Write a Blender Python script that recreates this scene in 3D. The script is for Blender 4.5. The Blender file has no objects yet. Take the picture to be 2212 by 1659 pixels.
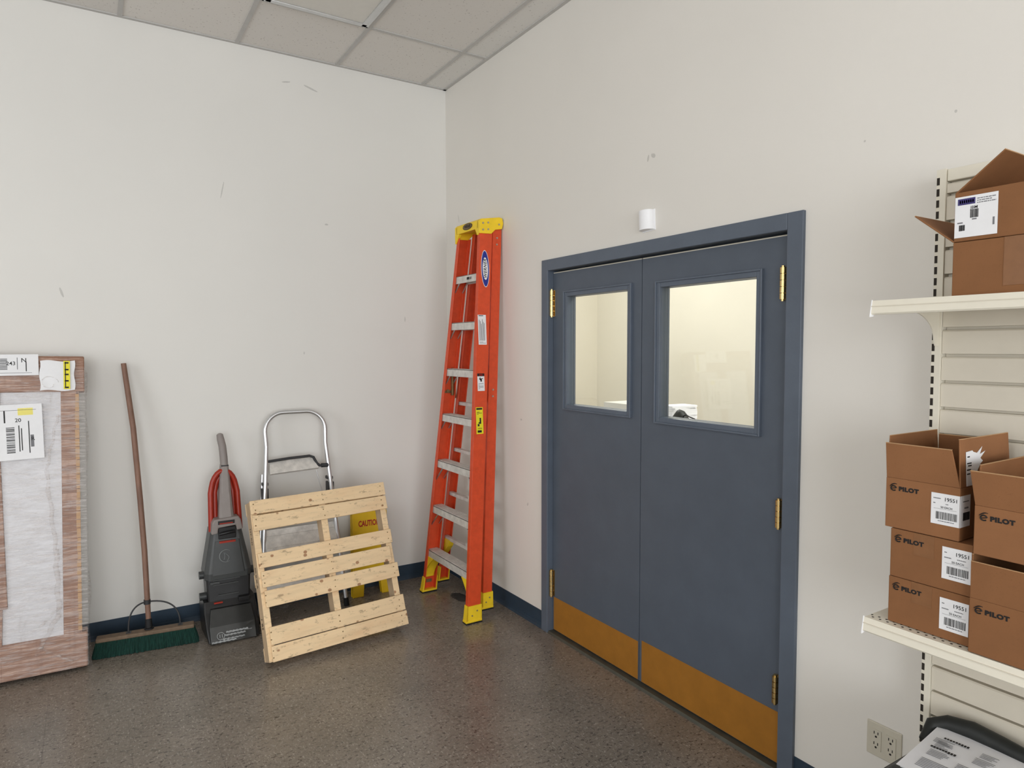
import bpy, bmesh, math, random
from mathutils import Matrix, Vector
random.seed(7)
C = bpy.context.scene
COL = C.collection
R = math.radians

# ---------------------------------------------------------------- camera
CAM = Vector((-2.1882, -4.3486, 1.6264))
def set_camera():
    yaw, pitch, roll, f = 0.5623, -0.0528, -0.0016, 1450.54
    cy, sy, cp, sp = math.cos(yaw), math.sin(yaw), math.cos(pitch), math.sin(pitch)
    fwd = Vector((sy * cp, cy * cp, sp)); right = Vector((cy, -sy, 0)); up = right.cross(fwd)
    cr, sr = math.cos(roll), math.sin(roll)
    r2 = cr * right + sr * up; u2 = -sr * right + cr * up
    cd = bpy.data.cameras.new('camera'); cam = bpy.data.objects.new('camera', cd); COL.objects.link(cam)
    m = Matrix.Identity(4)
    for i in range(3):
        m[i][0], m[i][1], m[i][2], m[i][3] = r2[i], u2[i], -fwd[i], CAM[i]
    cam.matrix_world = m
    cd.sensor_fit = 'HORIZONTAL'; cd.sensor_width = 36.0; cd.lens = 36.0 * f / 2212.0
    cd.clip_start = .05; cd.clip_end = 100
    C.camera = cam
set_camera()

# ---------------------------------------------------------------- light and exposure
vs = C.view_settings
vs.view_transform = 'Standard'; vs.look = 'None'; vs.gamma = 1.0; vs.use_curve_mapping = False
vs.exposure = -0.29
w = bpy.data.worlds.new('sky'); C.world = w; w.use_nodes = True
w.node_tree.nodes['Background'].inputs[0].default_value = (.75, .85, 1, 1)
w.node_tree.nodes['Background'].inputs[1].default_value = 1.0

def area(name, loc, rot, sx, sy, power, col, spread=180):
    l = bpy.data.lights.new(name, 'AREA'); l.shape = 'RECTANGLE'; l.size = sx; l.size_y = sy
    l.energy = power; l.color = col; l.spread = R(spread)
    o = bpy.data.objects.new(name, l); o.location = loc; o.rotation_euler = rot; COL.objects.link(o)
    return o
# daylight coming in through the two shop windows in the wall behind the camera
area('daylight_window_a', (-4.55, -8.42, 1.75), (R(90), 0, 0), 2.7, 2.3, 150, (.96, .98, 1.0))
area('daylight_window_b', (-1.55, -8.42, 1.75), (R(90), 0, 0), 2.3, 2.3, 128, (.96, .98, 1.0))
# added fill for the right wall, set in an unseen window on the left
area('added_fill_left', (-6.52, -3.6, 1.85), (0, R(-90), 0), 2.2, 2.6, 95, (.96, .98, 1.0))

# ---------------------------------------------------------------- materials
def lin(c):
    c = c / 255.0
    return c / 12.92 if c <= .04045 else ((c + .055) / 1.055) ** 2.4
def rgb(r, g, b): return (lin(r), lin(g), lin(b), 1)
class NT:
    def __init__(s, name):
        s.m = bpy.data.materials.new(name); s.m.use_nodes = True
        s.t = s.m.node_tree; s.n = s.t.nodes; s.b = s.n['Principled BSDF']; s.out = s.n['Material Output']
    def new(s, kind, **kw):
        n = s.n.new(kind)
        for k, v in kw.items(): setattr(n, k, v)
        return n
    def link(s, a, b): s.t.links.new(a, b)
    def coords(s, scale=(1, 1, 1)):
        tc = s.new('ShaderNodeTexCoord'); mp = s.new('ShaderNodeMapping')
        mp.inputs['Scale'].default_value = scale; s.link(tc.outputs['Object'], mp.inputs[0]); return mp.outputs[0]
    def noise(s, vec, scale, detail=4, rough=.6):
        n = s.new('ShaderNodeTexNoise'); n.inputs['Scale'].default_value = scale; n.inputs['Detail'].default_value = detail
        n.inputs['Roughness'].default_value = rough; s.link(vec, n.inputs['Vector']); return n.outputs['Fac']
    def ramp(s, fac, stops):
        n = s.new('ShaderNodeValToRGB'); e = n.color_ramp.elements
        while len(e) < len(stops): e.new(.5)
        for el, (p, c) in zip(e, stops): el.position = p; el.color = c
        s.link(fac, n.inputs[0]); return n.outputs[0]
    def mix(s, fac, a, b, blend='MIX'):
        n = s.new('ShaderNodeMix', data_type='RGBA', blend_type=blend)
        for sock, v in ((n.inputs[0], fac), (n.inputs[6], a), (n.inputs[7], b)):
            if hasattr(v, 'is_linked') or hasattr(v, 'links'): s.link(v, sock)
            else: sock.default_value = v
        return n.outputs[2]
    def math(s, op, a, b=None, clamp=False):
        n = s.new('ShaderNodeMath', operation=op); n.use_clamp = clamp
        for i, v in enumerate((a, b)):
            if v is None: continue
            if hasattr(v, 'links'): s.link(v, n.inputs[i])
            else: n.inputs[i].default_value = v
        return n.outputs[0]
    def bump(s, h, strength, dist=.002):
        n = s.new('ShaderNodeBump'); n.inputs['Strength'].default_value = strength; n.inputs['Distance'].default_value = dist
        s.link(h, n.inputs['Height']); s.link(n.outputs[0], s.b.inputs['Normal'])
    def set(s, rough=.5, metal=0.0, spec=.5, col=None):
        s.b.inputs['Roughness'].default_value = rough; s.b.inputs['Metallic'].default_value = metal
        s.b.inputs['Specular IOR Level'].default_value = spec
        if col is not None:
            if hasattr(col, 'links'): s.link(col, s.b.inputs['Base Color'])
            else: s.b.inputs['Base Color'].default_value = col
        return s.m
def scl(c, k): return (c[0] * k, c[1] * k, c[2] * k, 1)
def paint(name, c, rough=.5, metal=0.0, var=.12, scale=18, bump=0.0, bscale=200, spec=.4, stretch=(1, 1, 1)):
    t = NT(name); v = t.coords(stretch)
    f = t.noise(v, scale)
    col = t.ramp(f, [(.3, scl(c, 1 - var)), (.7, scl(c, 1 + var))])
    if bump: t.bump(t.noise(v, bscale, 3), bump)
    return t.set(rough, metal, spec, col)

def wall_material(name, c, marks, axis):
    t = NT(name); tc = t.new('ShaderNodeTexCoord'); v = tc.outputs['Object']
    big = t.noise(v, 1.1, 3, .5); fine = t.noise(v, 260, 2)
    col = t.ramp(big, [(.3, scl(c, .975)), (.7, scl(c, 1.015))])
    sc = t.new('ShaderNodeMapping'); sc.inputs['Scale'].default_value = (7, 7, 16); sc.inputs['Rotation'].default_value = (.5, .4, .3); t.link(v, sc.inputs[0])
    scuff = t.ramp(t.noise(sc.outputs[0], 2.0, 6, .75), [(.72, (0, 0, 0, 1)), (.80, (1, 1, 1, 1))])
    col = t.mix(t.math('MULTIPLY', scuff, .10), col, scl(c, .55))
    sep = t.new('ShaderNodeSeparateXYZ'); t.link(v, sep.inputs[0])
    a = sep.outputs[axis]; z = sep.outputs[2]
    total = None
    wob = t.noise(v, 90, 3)
    for (ma, mz, ra, rz, ang) in marks:
        da = t.math('SUBTRACT', a, ma); dz = t.math('SUBTRACT', z, mz)
        ca, sa = math.cos(ang), math.sin(ang)
        e1 = t.math('DIVIDE', t.math('ADD', t.math('MULTIPLY', da, ca), t.math('MULTIPLY', dz, sa)), ra)
        e2 = t.math('DIVIDE', t.math('SUBTRACT', t.math('MULTIPLY', dz, ca), t.math('MULTIPLY', da, sa)), rz)
        d = t.math('ADD', t.math('MULTIPLY', e1, e1), t.math('MULTIPLY', e2, e2))
        k = t.math('LESS_THAN', t.math('ADD', d, t.math('MULTIPLY', wob, 1.2)), 1.45)
        total = k if total is None else t.math('MAXIMUM', total, k)
    if total is not None: col = t.mix(t.math('MULTIPLY', total, .34), col, scl(c, .25))
    t.bump(fine, .12, .0012)
    return t.set(.55, 0, .35, col)

WHITE_WALL = rgb(228, 226, 221)
m_wall_back = wall_material('wall_paint_back', WHITE_WALL, [(-1.485, 2.573, .0035, .055, -.2), (-.863, 2.428, .012, .006, 0), (-.324, 1.829, .004, .02, 0), (-2.3, 1.93, .006, .03, .3), (-1.02, 1.6, .004, .01, 0), (-.95, 3.27, .05, .006, -.3), (-1.1, 3.28, .03, .005, .2)], 0)
m_wall_right = wall_material('wall_paint_right', rgb(231, 227, 220), [(-2.078, 2.497, .016, .010, .5), (-2.045, 2.492, .006, .016, .2), (-3.062, 2.308, .004, .004, 0), (-3.337, 2.324, .004, .005, 0), (-.19, 2.52, .004, .03, -.3), (-.98, 1.2, .01, .006, 0), (-1.05, .7, .006, .012, .4)], 1)
m_wall_plain = paint('wall_paint_plain', rgb(226, 222, 212), .6, var=.03, scale=2)
m_hall_wall = paint('hall_wall_cream', rgb(230, 223, 207), .6, var=.02, scale=2)

def floor_material():
    t = NT('vinyl_tile_floor'); tc = t.new('ShaderNodeTexCoord'); v = tc.outputs['Object']
    base = t.ramp(t.noise(v, 3.2, 5, .65), [(.3, rgb(118, 110, 100)), (.7, rgb(138, 128, 117))])
    sp = t.new('ShaderNodeMapping'); sp.inputs['Scale'].default_value = (1, 2.2, 1); sp.inputs['Rotation'].default_value = (0, 0, .6); t.link(v, sp.inputs[0])
    sp2 = t.new('ShaderNodeMapping'); sp2.inputs['Scale'].default_value = (2.3, 1, 1); sp2.inputs['Rotation'].default_value = (0, 0, -.3); t.link(v, sp2.inputs[0])
    dk = t.ramp(t.noise(sp.outputs[0], 40, 4, .8), [(.545, (0, 0, 0, 1)), (.62, (1, 1, 1, 1))])
    lt = t.ramp(t.noise(sp2.outputs[0], 52, 4, .8), [(.555, (0, 0, 0, 1)), (.63, (1, 1, 1, 1))])
    col = t.mix(t.math('MULTIPLY', dk, .9), base, rgb(40, 35, 31))
    col = t.mix(t.math('MULTIPLY', lt, .6), col, rgb(190, 184, 174))
    sep = t.new('ShaderNodeSeparateXYZ'); t.link(v, sep.inputs[0])
    def seam(s):
        fr = t.math('FRACT', t.math('ADD', t.math('DIVIDE', s, .3048), 40.35))
        return t.math('LESS_THAN', t.math('ABSOLUTE', t.math('SUBTRACT', fr, .5)), .005)
    sm = t.math('MAXIMUM', seam(sep.outputs[0]), seam(sep.outputs[1]))
    sm = t.math('MULTIPLY', sm, t.ramp(t.noise(v, 6, 2), [(.35, (0, 0, 0, 1)), (.65, (1, 1, 1, 1))]))
    col = t.mix(t.math('MULTIPLY', sm, .45), col, rgb(58, 52, 47))
    # worn scuff streaks
    st = t.ramp(t.noise(v, 9, 5, .8), [(.66, (0, 0, 0, 1)), (.74, (1, 1, 1, 1))])
    col = t.mix(t.math('MULTIPLY', st, .4), col, rgb(60, 51, 45))
    # black spot on the floor under the ladder
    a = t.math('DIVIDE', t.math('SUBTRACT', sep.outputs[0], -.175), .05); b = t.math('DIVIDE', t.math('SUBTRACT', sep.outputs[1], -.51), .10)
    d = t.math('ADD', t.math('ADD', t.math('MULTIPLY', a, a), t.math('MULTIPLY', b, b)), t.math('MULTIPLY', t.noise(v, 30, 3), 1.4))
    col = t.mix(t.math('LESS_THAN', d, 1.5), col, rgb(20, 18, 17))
    rg = t.ramp(t.noise(v, 5, 4), [(.3, (.20, .20, .20, 1)), (.7, (.34, .34, .34, 1))])
    t.link(rg, t.b.inputs['Roughness'])
    t.bump(t.noise(v, 120, 3), .08, .001)
    t.b.inputs['Specular IOR Level'].default_value = .45
    t.link(col, t.b.inputs['Base Color'])
    return t.m
m_floor = floor_material()

def ceiling_material():
    t = NT('acoustic_tile'); tc = t.new('ShaderNodeTexCoord'); v = tc.outputs['Object']
    sep = t.new('ShaderNodeSeparateXYZ'); t.link(v, sep.inputs[0])
    fx = t.math('FLOOR', t.math('DIVIDE', t.math('ADD', sep.outputs[0], .183), .602)); fy = t.math('FLOOR', t.math('DIVIDE', t.math('ADD', sep.outputs[1], .605), 1.22))
    cmb = t.new('ShaderNodeCombineXYZ'); t.link(fx, cmb.inputs[0]); t.link(fy, cmb.inputs[1])
    wn = t.new('ShaderNodeTexWhiteNoise', noise_dimensions='3D'); t.link(cmb.outputs[0], wn.inputs[0])
    c = rgb(230, 226, 221)
    col = t.mix(wn.outputs[0], scl(c, .93), scl(c, 1.06))
    first = t.math('GREATER_THAN', sep.outputs[0], -.183)
    col = t.mix(t.math('MULTIPLY', first, .9), col, rgb(226, 224, 220))
    dots = t.ramp(t.noise(v, 75, 2, .5), [(.66, (0, 0, 0, 1)), (.70, (1, 1, 1, 1))])
    col = t.mix(t.math('MULTIPLY', dots, .35), col, rgb(120, 110, 100))
    t.bump(t.noise(v, 110, 4), .3, .002)
    return t.set(.9, 0, .1, col)
m_ceiling = ceiling_material()
m_grid = paint('ceiling_grid_white', rgb(190, 188, 185), .45, var=.03)
m_base = paint('rubber_base_blue', rgb(46, 62, 78), .45, var=.1)
m_door = paint('door_paint_slate', rgb(85, 93, 105), .42, var=.05, scale=9, bump=.1, bscale=350)
m_frame = paint('frame_paint_slate', rgb(92, 101, 114), .38, var=.06, scale=9, bump=.08, bscale=300)
m_kick = paint('kick_plate_brown', rgb(166, 112, 42), .42, metal=.12, var=.08, scale=14)
m_sill = paint('threshold_metal', rgb(84, 84, 76), .5, metal=.4, var=.15)
m_brass = paint('brass', rgb(214, 186, 128), .25, metal=1.0, var=.08)
m_dark_gap = paint('dark_gap', rgb(22, 24, 27), .8, var=.1)
m_alu = paint('aluminium', rgb(208, 209, 210), .28, metal=.9, var=.05)
m_chrome = paint('bright_tube', rgb(214, 215, 217), .34, metal=.92, var=.03)
m_step = paint('step_aluminium', rgb(216, 212, 206), .5, metal=.2, var=.16, scale=26)
m_grey_dark = paint('dark_grey_plastic', rgb(52, 52, 54), .5, var=.1)
m_orange = paint('orange_fibreglass', rgb(216, 78, 40), .42, var=.09, scale=30)
m_yellow = paint('yellow_plastic', rgb(248, 210, 42), .45, var=.06)
m_bolt = paint('rivet_steel', rgb(180, 172, 160), .35, metal=.8, var=.1)
m_rubber = paint('black_rubber', rgb(24, 24, 25), .7, var=.1)
m_white = paint('white_label', rgb(236, 236, 238), .5, var=.02)
m_ink = paint('black_ink', rgb(26, 24, 24), .6, var=.05)
m_blue = paint('navy_ink', rgb(36, 48, 140), .5, var=.04)
m_purple = paint('indigo_ink', rgb(58, 50, 108), .5, var=.05)
m_greyink = paint('grey_ink', rgb(120, 120, 124), .6, var=.05)
m_red_ink = paint('red_ink', rgb(176, 32, 24), .5, var=.05)
m_yel_label = paint('yellow_label', rgb(236, 224, 40), .5, var=.04)
m_yel_pale = paint('pale_yellow_label', rgb(238, 226, 120), .5, var=.04)
m_sign = paint('sign_yellow', rgb(228, 186, 20), .45, var=.05)
m_cream = paint('shelf_cream', rgb(230, 224, 208), .42, var=.03, scale=8)
m_slat = paint('slat_panel_cream', rgb(217, 209, 193), .5, var=.03, scale=8)
m_slot = paint('slot_dark', rgb(48, 42, 36), .8, var=.1)
m_plate = paint('outlet_ivory', rgb(206, 200, 184), .4, var=.03)
m_sensor = paint('white_plastic', rgb(246, 246, 248), .4, var=.02)
m_green = paint('green_bristle', rgb(18, 56, 48), .85, var=.35, scale=120, stretch=(1, 1, .15))
m_block = paint('broom_block_wood', rgb(112, 94, 76), .7, var=.2, scale=40)
m_handle = paint('broom_handle_wood', rgb(132, 100, 84), .55, var=.22, scale=30, stretch=(1, 1, .2))
m_cl_dark = paint('charcoal_plastic', rgb(58, 60, 60), .38, var=.1)
m_cl_mid = paint('graphite_plastic', rgb(70, 72, 72), .42, var=.08)
m_cl_black = paint('black_plastic', rgb(28, 28, 29), .35, var=.1)
m_cl_grey = paint('warm_grey_plastic', rgb(142, 134, 130), .5, var=.05)
m_red = paint('red_hose', rgb(158, 44, 26), .34, var=.08)
m_cl_logo = paint('logo_grey', rgb(128, 132, 132), .4, var=.03)
m_nozzle = paint('smoky_nozzle', rgb(44, 46, 46), .18, var=.12, spec=.6)
m_nozzle_print = paint('nozzle_print', rgb(150, 152, 152), .5, var=.25, scale=60)
m_bag = paint('black_bag', rgb(34, 36, 35), .55, var=.25, scale=9, bump=.4, bscale=25)
m_paper = paint('paper_white', rgb(238, 238, 242), .7, var=.015)
m_spread = paint('tarnished_steel', rgb(140, 118, 84), .45, metal=.6, var=.2)
m_red_stain = paint('dirty_red_wood', rgb(170, 110, 90), .8, var=.2, scale=30)

def cardboard(name, c):
    t = NT(name); v = t.coords()
    col = t.ramp(t.noise(v, 6, 4, .6), [(.3, scl(c, .9)), (.7, scl(c, 1.08))])
    sp = t.ramp(t.noise(v, 240, 2), [(.62, (0, 0, 0, 1)), (.7, (1, 1, 1, 1))])
    col = t.mix(t.math('MULTIPLY', sp, .25), col, scl(c, .5))
    t.bump(t.noise(t.coords((1, 1, 12)), 22, 2), .08, .0015)
    return t.set(.75, 0, .25, col)
m_card = cardboard('cardboard_brown', rgb(136, 93, 60))
m_card2 = cardboard('cardboard_tan', rgb(145, 100, 66))
m_card_edge = cardboard('cardboard_edge', rgb(196, 158, 118))
def crate_card():
    t = NT('crate_cardboard'); c = rgb(150, 110, 88)
    a = t.noise(t.coords((2, 2, 34)), 2.2, 5, .7); b = t.noise(t.coords((30, 30, 2)), 1.6, 4, .6)
    col = t.ramp(a, [(.30, scl(c, .72)), (.5, c), (.62, rgb(196, 164, 146)), (.75, scl(c, .9))])
    col = t.mix(t.math('MULTIPLY', t.ramp(b, [(.5, (0, 0, 0, 1)), (.7, (1, 1, 1, 1))]), .35), col, rgb(120, 78, 58))
    t.bump(a, .2, .002)
    return t.set(.5, 0, .4, col)
m_crate_card = crate_card()
m_tape = paint('packing_tape', rgb(134, 93, 61), .32, var=.08, scale=30)

def wood():
    t = NT('pine_board'); v = t.coords((1.2, 14, 14))
    g = t.noise(v, 3.0, 5, .65)
    c = rgb(237, 208, 167)
    col = t.ramp(g, [(.25, scl(c, .86)), (.5, c), (.75, scl(c, 1.05))])
    big = t.noise(t.coords((1, 3, 3)), 3.3, 3)
    col = t.mix(t.math('MULTIPLY', t.ramp(big, [(.5, (0, 0, 0, 1)), (.75, (1, 1, 1, 1))]), .30), col, rgb(214, 160, 112))
    vo = t.new('ShaderNodeTexVoronoi'); vo.inputs['Scale'].default_value = 13; t.link(t.coords((1, 1.25, 1.25)), vo.inputs['Vector'])
    kn = t.ramp(t.math('ADD', vo.outputs['Distance'], t.math('MULTIPLY', t.noise(t.coords(), 60, 2), .04)), [(.13, (1, 1, 1, 1)), (.18, (0, 0, 0, 1))])
    col = t.mix(t.math('MULTIPLY', kn, .75), col, rgb(140, 84, 52))
    dirt = t.ramp(t.noise(t.coords((1, 2.5, 2.5)), 16, 5, .75), [(.56, (0, 0, 0, 1)), (.66, (1, 1, 1, 1))])
    col = t.mix(t.math('MULTIPLY', dirt, .6), col, rgb(120, 98, 76))
    t.bump(g, .15, .001)
    return t.set(.7, 0, .25, col)
m_wood = wood()
m_wood_side = paint('weathered_shaded_pine', rgb(196, 170, 138), .8, var=.2, scale=10, stretch=(1, 1, .2))  # stringer sides: weathered wood, with their shade put into the darker colour

def wrap_board():
    t = NT('wrapped_white_board'); v = t.coords((1, 1, 1))
    w1 = t.noise(t.coords((3, 1, 14)), 3.0, 5, .7)
    col = t.ramp(w1, [(.3, rgb(226, 226, 230)), (.6, rgb(206, 205, 208)), (.8, rgb(238, 238, 242))])
    g = t.ramp(t.noise(t.coords((5, 1, 1.5)), 2.0, 6, .75), [(.60, (0, 0, 0, 1)), (.75, (1, 1, 1, 1))])
    col = t.mix(t.math('MULTIPLY', g, .5), col, rgb(150, 142, 136))
    t.bump(w1, .4, .004)
    return t.set(.28, 0, .5, col)
m_wrap_board = wrap_board()
def film(name, amt, white):
    t = NT(name)
    tr = t.new('ShaderNodeBsdfTransparent'); mx = t.new('ShaderNodeMixShader')
    v = t.coords((2.5, 1, 26)); n = t.noise(v, 3.0, 5, .7)
    f = t.ramp(n, [(.48, (amt, amt, amt, 1)), (.62, (white, white, white, 1)), (.72, (amt, amt, amt, 1))])
    t.set(.16, 0, .6, rgb(226, 216, 212)); t.bump(n, .5, .004)
    t.link(f, mx.inputs[0]); t.link(tr.outputs[0], mx.inputs[1]); t.link(t.b.outputs[0], mx.inputs[2]); t.link(mx.outputs[0], t.out.inputs[0])
    return t.m
m_film = film('stretch_film', .07, .38)
def glass(name='window_glass'):
    t = NT(name); tr = t.new('ShaderNodeBsdfTransparent'); tr.inputs[0].default_value = (.95, .97, .96, 1)
    gl = t.new('ShaderNodeBsdfGlossy'); gl.inputs['Roughness'].default_value = .02
    mx = t.new('ShaderNodeMixShader'); mx.inputs[0].default_value = .05; t.link(tr.outputs[0], mx.inputs[1]); t.link(gl.outputs[0], mx.inputs[2]); t.link(mx.outputs[0], t.out.inputs[0])
    return t.m
m_glass = glass()
def lamp_mat(name, c, s):
    t = NT(name); t.set(.5, 0, .3, c); t.b.inputs['Emission Color'].default_value = c; t.b.inputs['Emission Strength'].default_value = s; return t.m
m_lens_off = paint('lens_unlit', rgb(222, 219, 212), .35, var=.02)
m_lens_on = lamp_mat('lens_lit', (1, .96, .88, 1), 4.0)

# ---------------------------------------------------------------- mesh helpers
def I4(): return Matrix.Identity(4)
class MB:
    def __init__(s): s.v = []; s.f = []; s.m = []; s.s = []
    def add(s, vs_, fs, mat=0, T=None, smooth=False):
        b = len(s.v)
        for p in vs_:
            p = Vector(p); s.v.append(T @ p if T is not None else p)
        for f in fs: s.f.append([b + i for i in f]); s.m.append(mat); s.s.append(smooth)
        return s
    def box(s, x0, x1, y0, y1, z0, z1, mat=0, T=None):
        vs_ = [(x, y, z) for z in (z0, z1) for y in (y0, y1) for x in (x0, x1)]
        return s.add(vs_, [(0, 2, 3, 1), (4, 5, 7, 6), (0, 1, 5, 4), (2, 6, 7, 3), (0, 4, 6, 2), (1, 3, 7, 5)], mat, T)
    def hexa(s, lo, hi, mat=0, T=None):            # two quads of four corners
        return s.add(list(lo) + list(hi), [(3, 2, 1, 0), (4, 5, 6, 7), (0, 1, 5, 4), (1, 2, 6, 5), (2, 3, 7, 6), (3, 0, 4, 7)], mat, T)
    def prism(s, poly, axis, d0, d1, mat=0, T=None, smooth=False):
        n = len(poly); vs_ = []
        for d in (d0, d1):
            for a, b in poly:
                vs_.append({'x': (d, a, b), 'y': (a, d, b), 'z': (a, b, d)}[axis])
        fs = [tuple(range(n - 1, -1, -1)), tuple(range(n, 2 * n))] + [(i, (i + 1) % n, n + (i + 1) % n, n + i) for i in range(n)]
        return s.add(vs_, fs, mat, T, smooth)
    def quad(s, a, b, c, d, mat=0, T=None): return s.add([a, b, c, d], [(0, 1, 2, 3)], mat, T)
    def poly(s, pts, mat=0, T=None): return s.add(pts, [tuple(range(len(pts)))], mat, T)
    def loft(s, rings, mat=0, T=None, caps=True, closed=True, smooth=True):
        n = len(rings[0]); vs_ = [p for r in rings for p in r]; fs = []
        for k in range(len(rings) - 1):
            for i in range(n if closed else n - 1):
                j = (i + 1) % n
                fs.append((k * n + i, k * n + j, (k + 1) * n + j, (k + 1) * n + i))
        s.add(vs_, fs, mat, T, smooth)
        if caps and closed:
            s.add(rings[0], [tuple(range(n - 1, -1, -1))], mat, T); s.add(rings[-1], [tuple(range(n))], mat, T)
        return s
    def tube(s, pts, r, seg=12, mat=0, T=None, closed=False, caps=True):
        pts = [Vector(p) for p in pts]; n = len(pts)
        rr = r if isinstance(r, (list, tuple)) else [r] * n
        tang = []
        for i in range(n):
            a = pts[i - 1] if (i > 0 or closed) else pts[i]; b = pts[(i + 1) % n] if (i < n - 1 or closed) else pts[i]
            tang.append((b - a).normalized())
        up = Vector((0, 0, 1)) if abs(tang[0].z) < .9 else Vector((0, 1, 0))
        nrm = (up - tang[0] * up.dot(tang[0])).normalized(); rings = []
        for i in range(n):
            nrm = (nrm - tang[i] * nrm.dot(tang[i])).normalized(); bi = tang[i].cross(nrm)
            rings.append([pts[i] + (nrm * math.cos(2 * math.pi * k / seg) + bi * math.sin(2 * math.pi * k / seg)) * rr[i] for k in range(seg)])
        if closed: rings.append(rings[0])
        return s.loft(rings, mat, T, caps and not closed)
    def cyl(s, a, b, r, seg=14, mat=0, T=None): return s.tube([a, b], r, seg, mat, T)
    def disc(s, c, r, seg=18, mat=0, T=None, rx=None):  # in local XZ plane, facing -Y
        return s.poly([(c[0] + (rx or r) * math.cos(2 * math.pi * k / seg), c[1], c[2] + r * math.sin(2 * math.pi * k / seg)) for k in range(seg)], mat, T)
    def text(s, body, size, mat=0, T=None, align='CENTER', shear=0.0, bold=0.0, ext=0.0, sx=1.0, sp=1.0):
        cu = bpy.data.curves.new('t', 'FONT'); cu.body = body; cu.size = size; cu.align_x = align; cu.align_y = 'CENTER'
        cu.shear = shear; cu.space_character = sp; cu.offset = bold; cu.extrude = ext; cu.resolution_u = 3
        o = bpy.data.objects.new('t', cu); me = bpy.data.meshes.new_from_object(o)
        vs_ = [(p.co.x * sx, -p.co.z, p.co.y) for p in me.vertices]     # XY text -> XZ plane
        s.add(vs_, [tuple(p.vertices) for p in me.polygons], mat, T)
        bpy.data.objects.remove(o); bpy.data.meshes.remove(me); bpy.data.curves.remove(cu); return s
    def build(s, name, mats, parent=None, bevel=0.0, seg=2, recalc=True, loc=None):
        me = bpy.data.meshes.new(name)
        me.from_pydata([tuple(p) for p in s.v], [], s.f)
        for m in (mats if isinstance(mats, (list, tuple)) else [mats]): me.materials.append(m)
        for p, mi, sm in zip(me.polygons, s.m, s.s): p.material_index = mi; p.use_smooth = sm
        if recalc:
            bm = bmesh.new(); bm.from_mesh(me); bmesh.ops.recalc_face_normals(bm, faces=bm.faces[:]); bm.to_mesh(me); bm.free()
        o = bpy.data.objects.new(name, me); COL.objects.link(o)
        if parent: o.parent = parent
        if loc: o.location = loc
        if bevel:
            b = o.modifiers.new('bevel', 'BEVEL'); b.width = bevel; b.segments = seg; b.limit_method = 'ANGLE'; b.angle_limit = R(40)
        return o
def build_each(b, name, mats, parent, bevel=0.0):
    """one object per loose piece of b"""
    key = {}; par = list(range(len(b.v)))
    def find(i):
        while par[i] != i: par[i] = par[par[i]]; i = par[i]
        return i
    for i, p in enumerate(b.v):
        k = (round(p.x, 6), round(p.y, 6), round(p.z, 6))
        if k in key: par[find(i)] = find(key[k])
        else: key[k] = i
    for f in b.f:
        for i in f[1:]: par[find(i)] = find(f[0])
    groups = {}
    for fi, f in enumerate(b.f): groups.setdefault(find(f[0]), []).append(fi)
    out = []
    for fl in groups.values():
        m = MB(); ix = {}
        for fi in fl:
            for i in b.f[fi]:
                if i not in ix: ix[i] = len(m.v); m.v.append(b.v[i])
            m.f.append([ix[i] for i in b.f[fi]]); m.m.append(b.m[fi]); m.s.append(b.s[fi])
        out.append(m.build(name, mats, parent, bevel))
    return out
def tag(o, label=None, cat=None, group=None, kind=None):
    for k, v in (('label', label), ('category', cat), ('group', group), ('kind', kind)):
        if v: o[k] = v
    return o
def thing(name, label, cat, M=None, group=None):
    o = bpy.data.objects.new(name, None); COL.objects.link(o); o.empty_display_size = .05
    if M is not None: o.matrix_world = M
    return tag(o, label, cat, group)
def frame(o, X, Z):      # local x, local z (up); local y = z cross x
    X = Vector(X).normalized(); Z = Vector(Z); Z = (Z - X * Z.dot(X)).normalized(); Y = Z.cross(X)
    m = I4()
    for i in range(3): m[i][0], m[i][1], m[i][2], m[i][3] = X[i], Y[i], Z[i], o[i]
    return m
def struct(mb, name, mats, bevel=0.0):
    return tag(mb.build(name, mats, None, bevel), kind='structure')

# ---------------------------------------------------------------- the room
H = 3.45
XL, YF = -6.6, -8.5          # left wall, shop-window wall
XH, YH0, YH1 = 3.2, -4.2, 2.2   # the space beyond the doors
T_ = .12
DY0, DY1, DZ = -1.270, -2.786, 2.058    # door opening
struct(MB().box(XL - T_, XH + T_, YF - T_, YH1 + T_, -.10, 0), 'floor', m_floor)
struct(MB().box(XL - T_, XH + T_, YF - T_, YH1 + T_, H, H + .1), 'ceiling', m_ceiling)
struct(MB().box(XL - T_, 0, 0, T_, 0, H), 'wall_back', m_wall_back)
wr = MB()
wr.box(0, T_, -1.216, T_, 0, H); wr.box(0, T_, YF, -2.846, 0, H); wr.box(0, T_, -2.846, -1.216, 2.114, H)
struct(wr, 'wall_right', m_wall_right)
wl = MB(); wl.box(XL - T_, XL, YF, -5.0, 0, H); wl.box(XL - T_, XL, -2.2, 0, 0, H); wl.box(XL - T_, XL, -5.0, -2.2, 0, .65); wl.box(XL - T_, XL, -5.0, -2.2, 3.05, H)
struct(wl, 'wall_left', m_wall_plain)
f = MB(); f.box(XL - .09, XL - .03, -5.0, -4.95, .65, 3.05); f.box(XL - .09, XL - .03, -2.25, -2.2, .65, 3.05); f.box(XL - .09, XL - .03, -3.625, -3.575, .65, 3.05); f.box(XL - .09, XL - .03, -5.0, -2.2, .65, .70); f.box(XL - .09, XL - .03, -5.0, -2.2, 3.0, 3.05)
w3 = struct(f, 'window_3', m_alu); MB().box(XL - .064, XL - .058, -4.96, -2.24, .69, 3.01).build('window_pane', m_glass, w3)  # unseen window, added as the opening for the left fill light
WIN = [(-5.95, -3.15), (-2.75, -.35)]; WZ0, WZ1 = .55, 2.95
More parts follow.
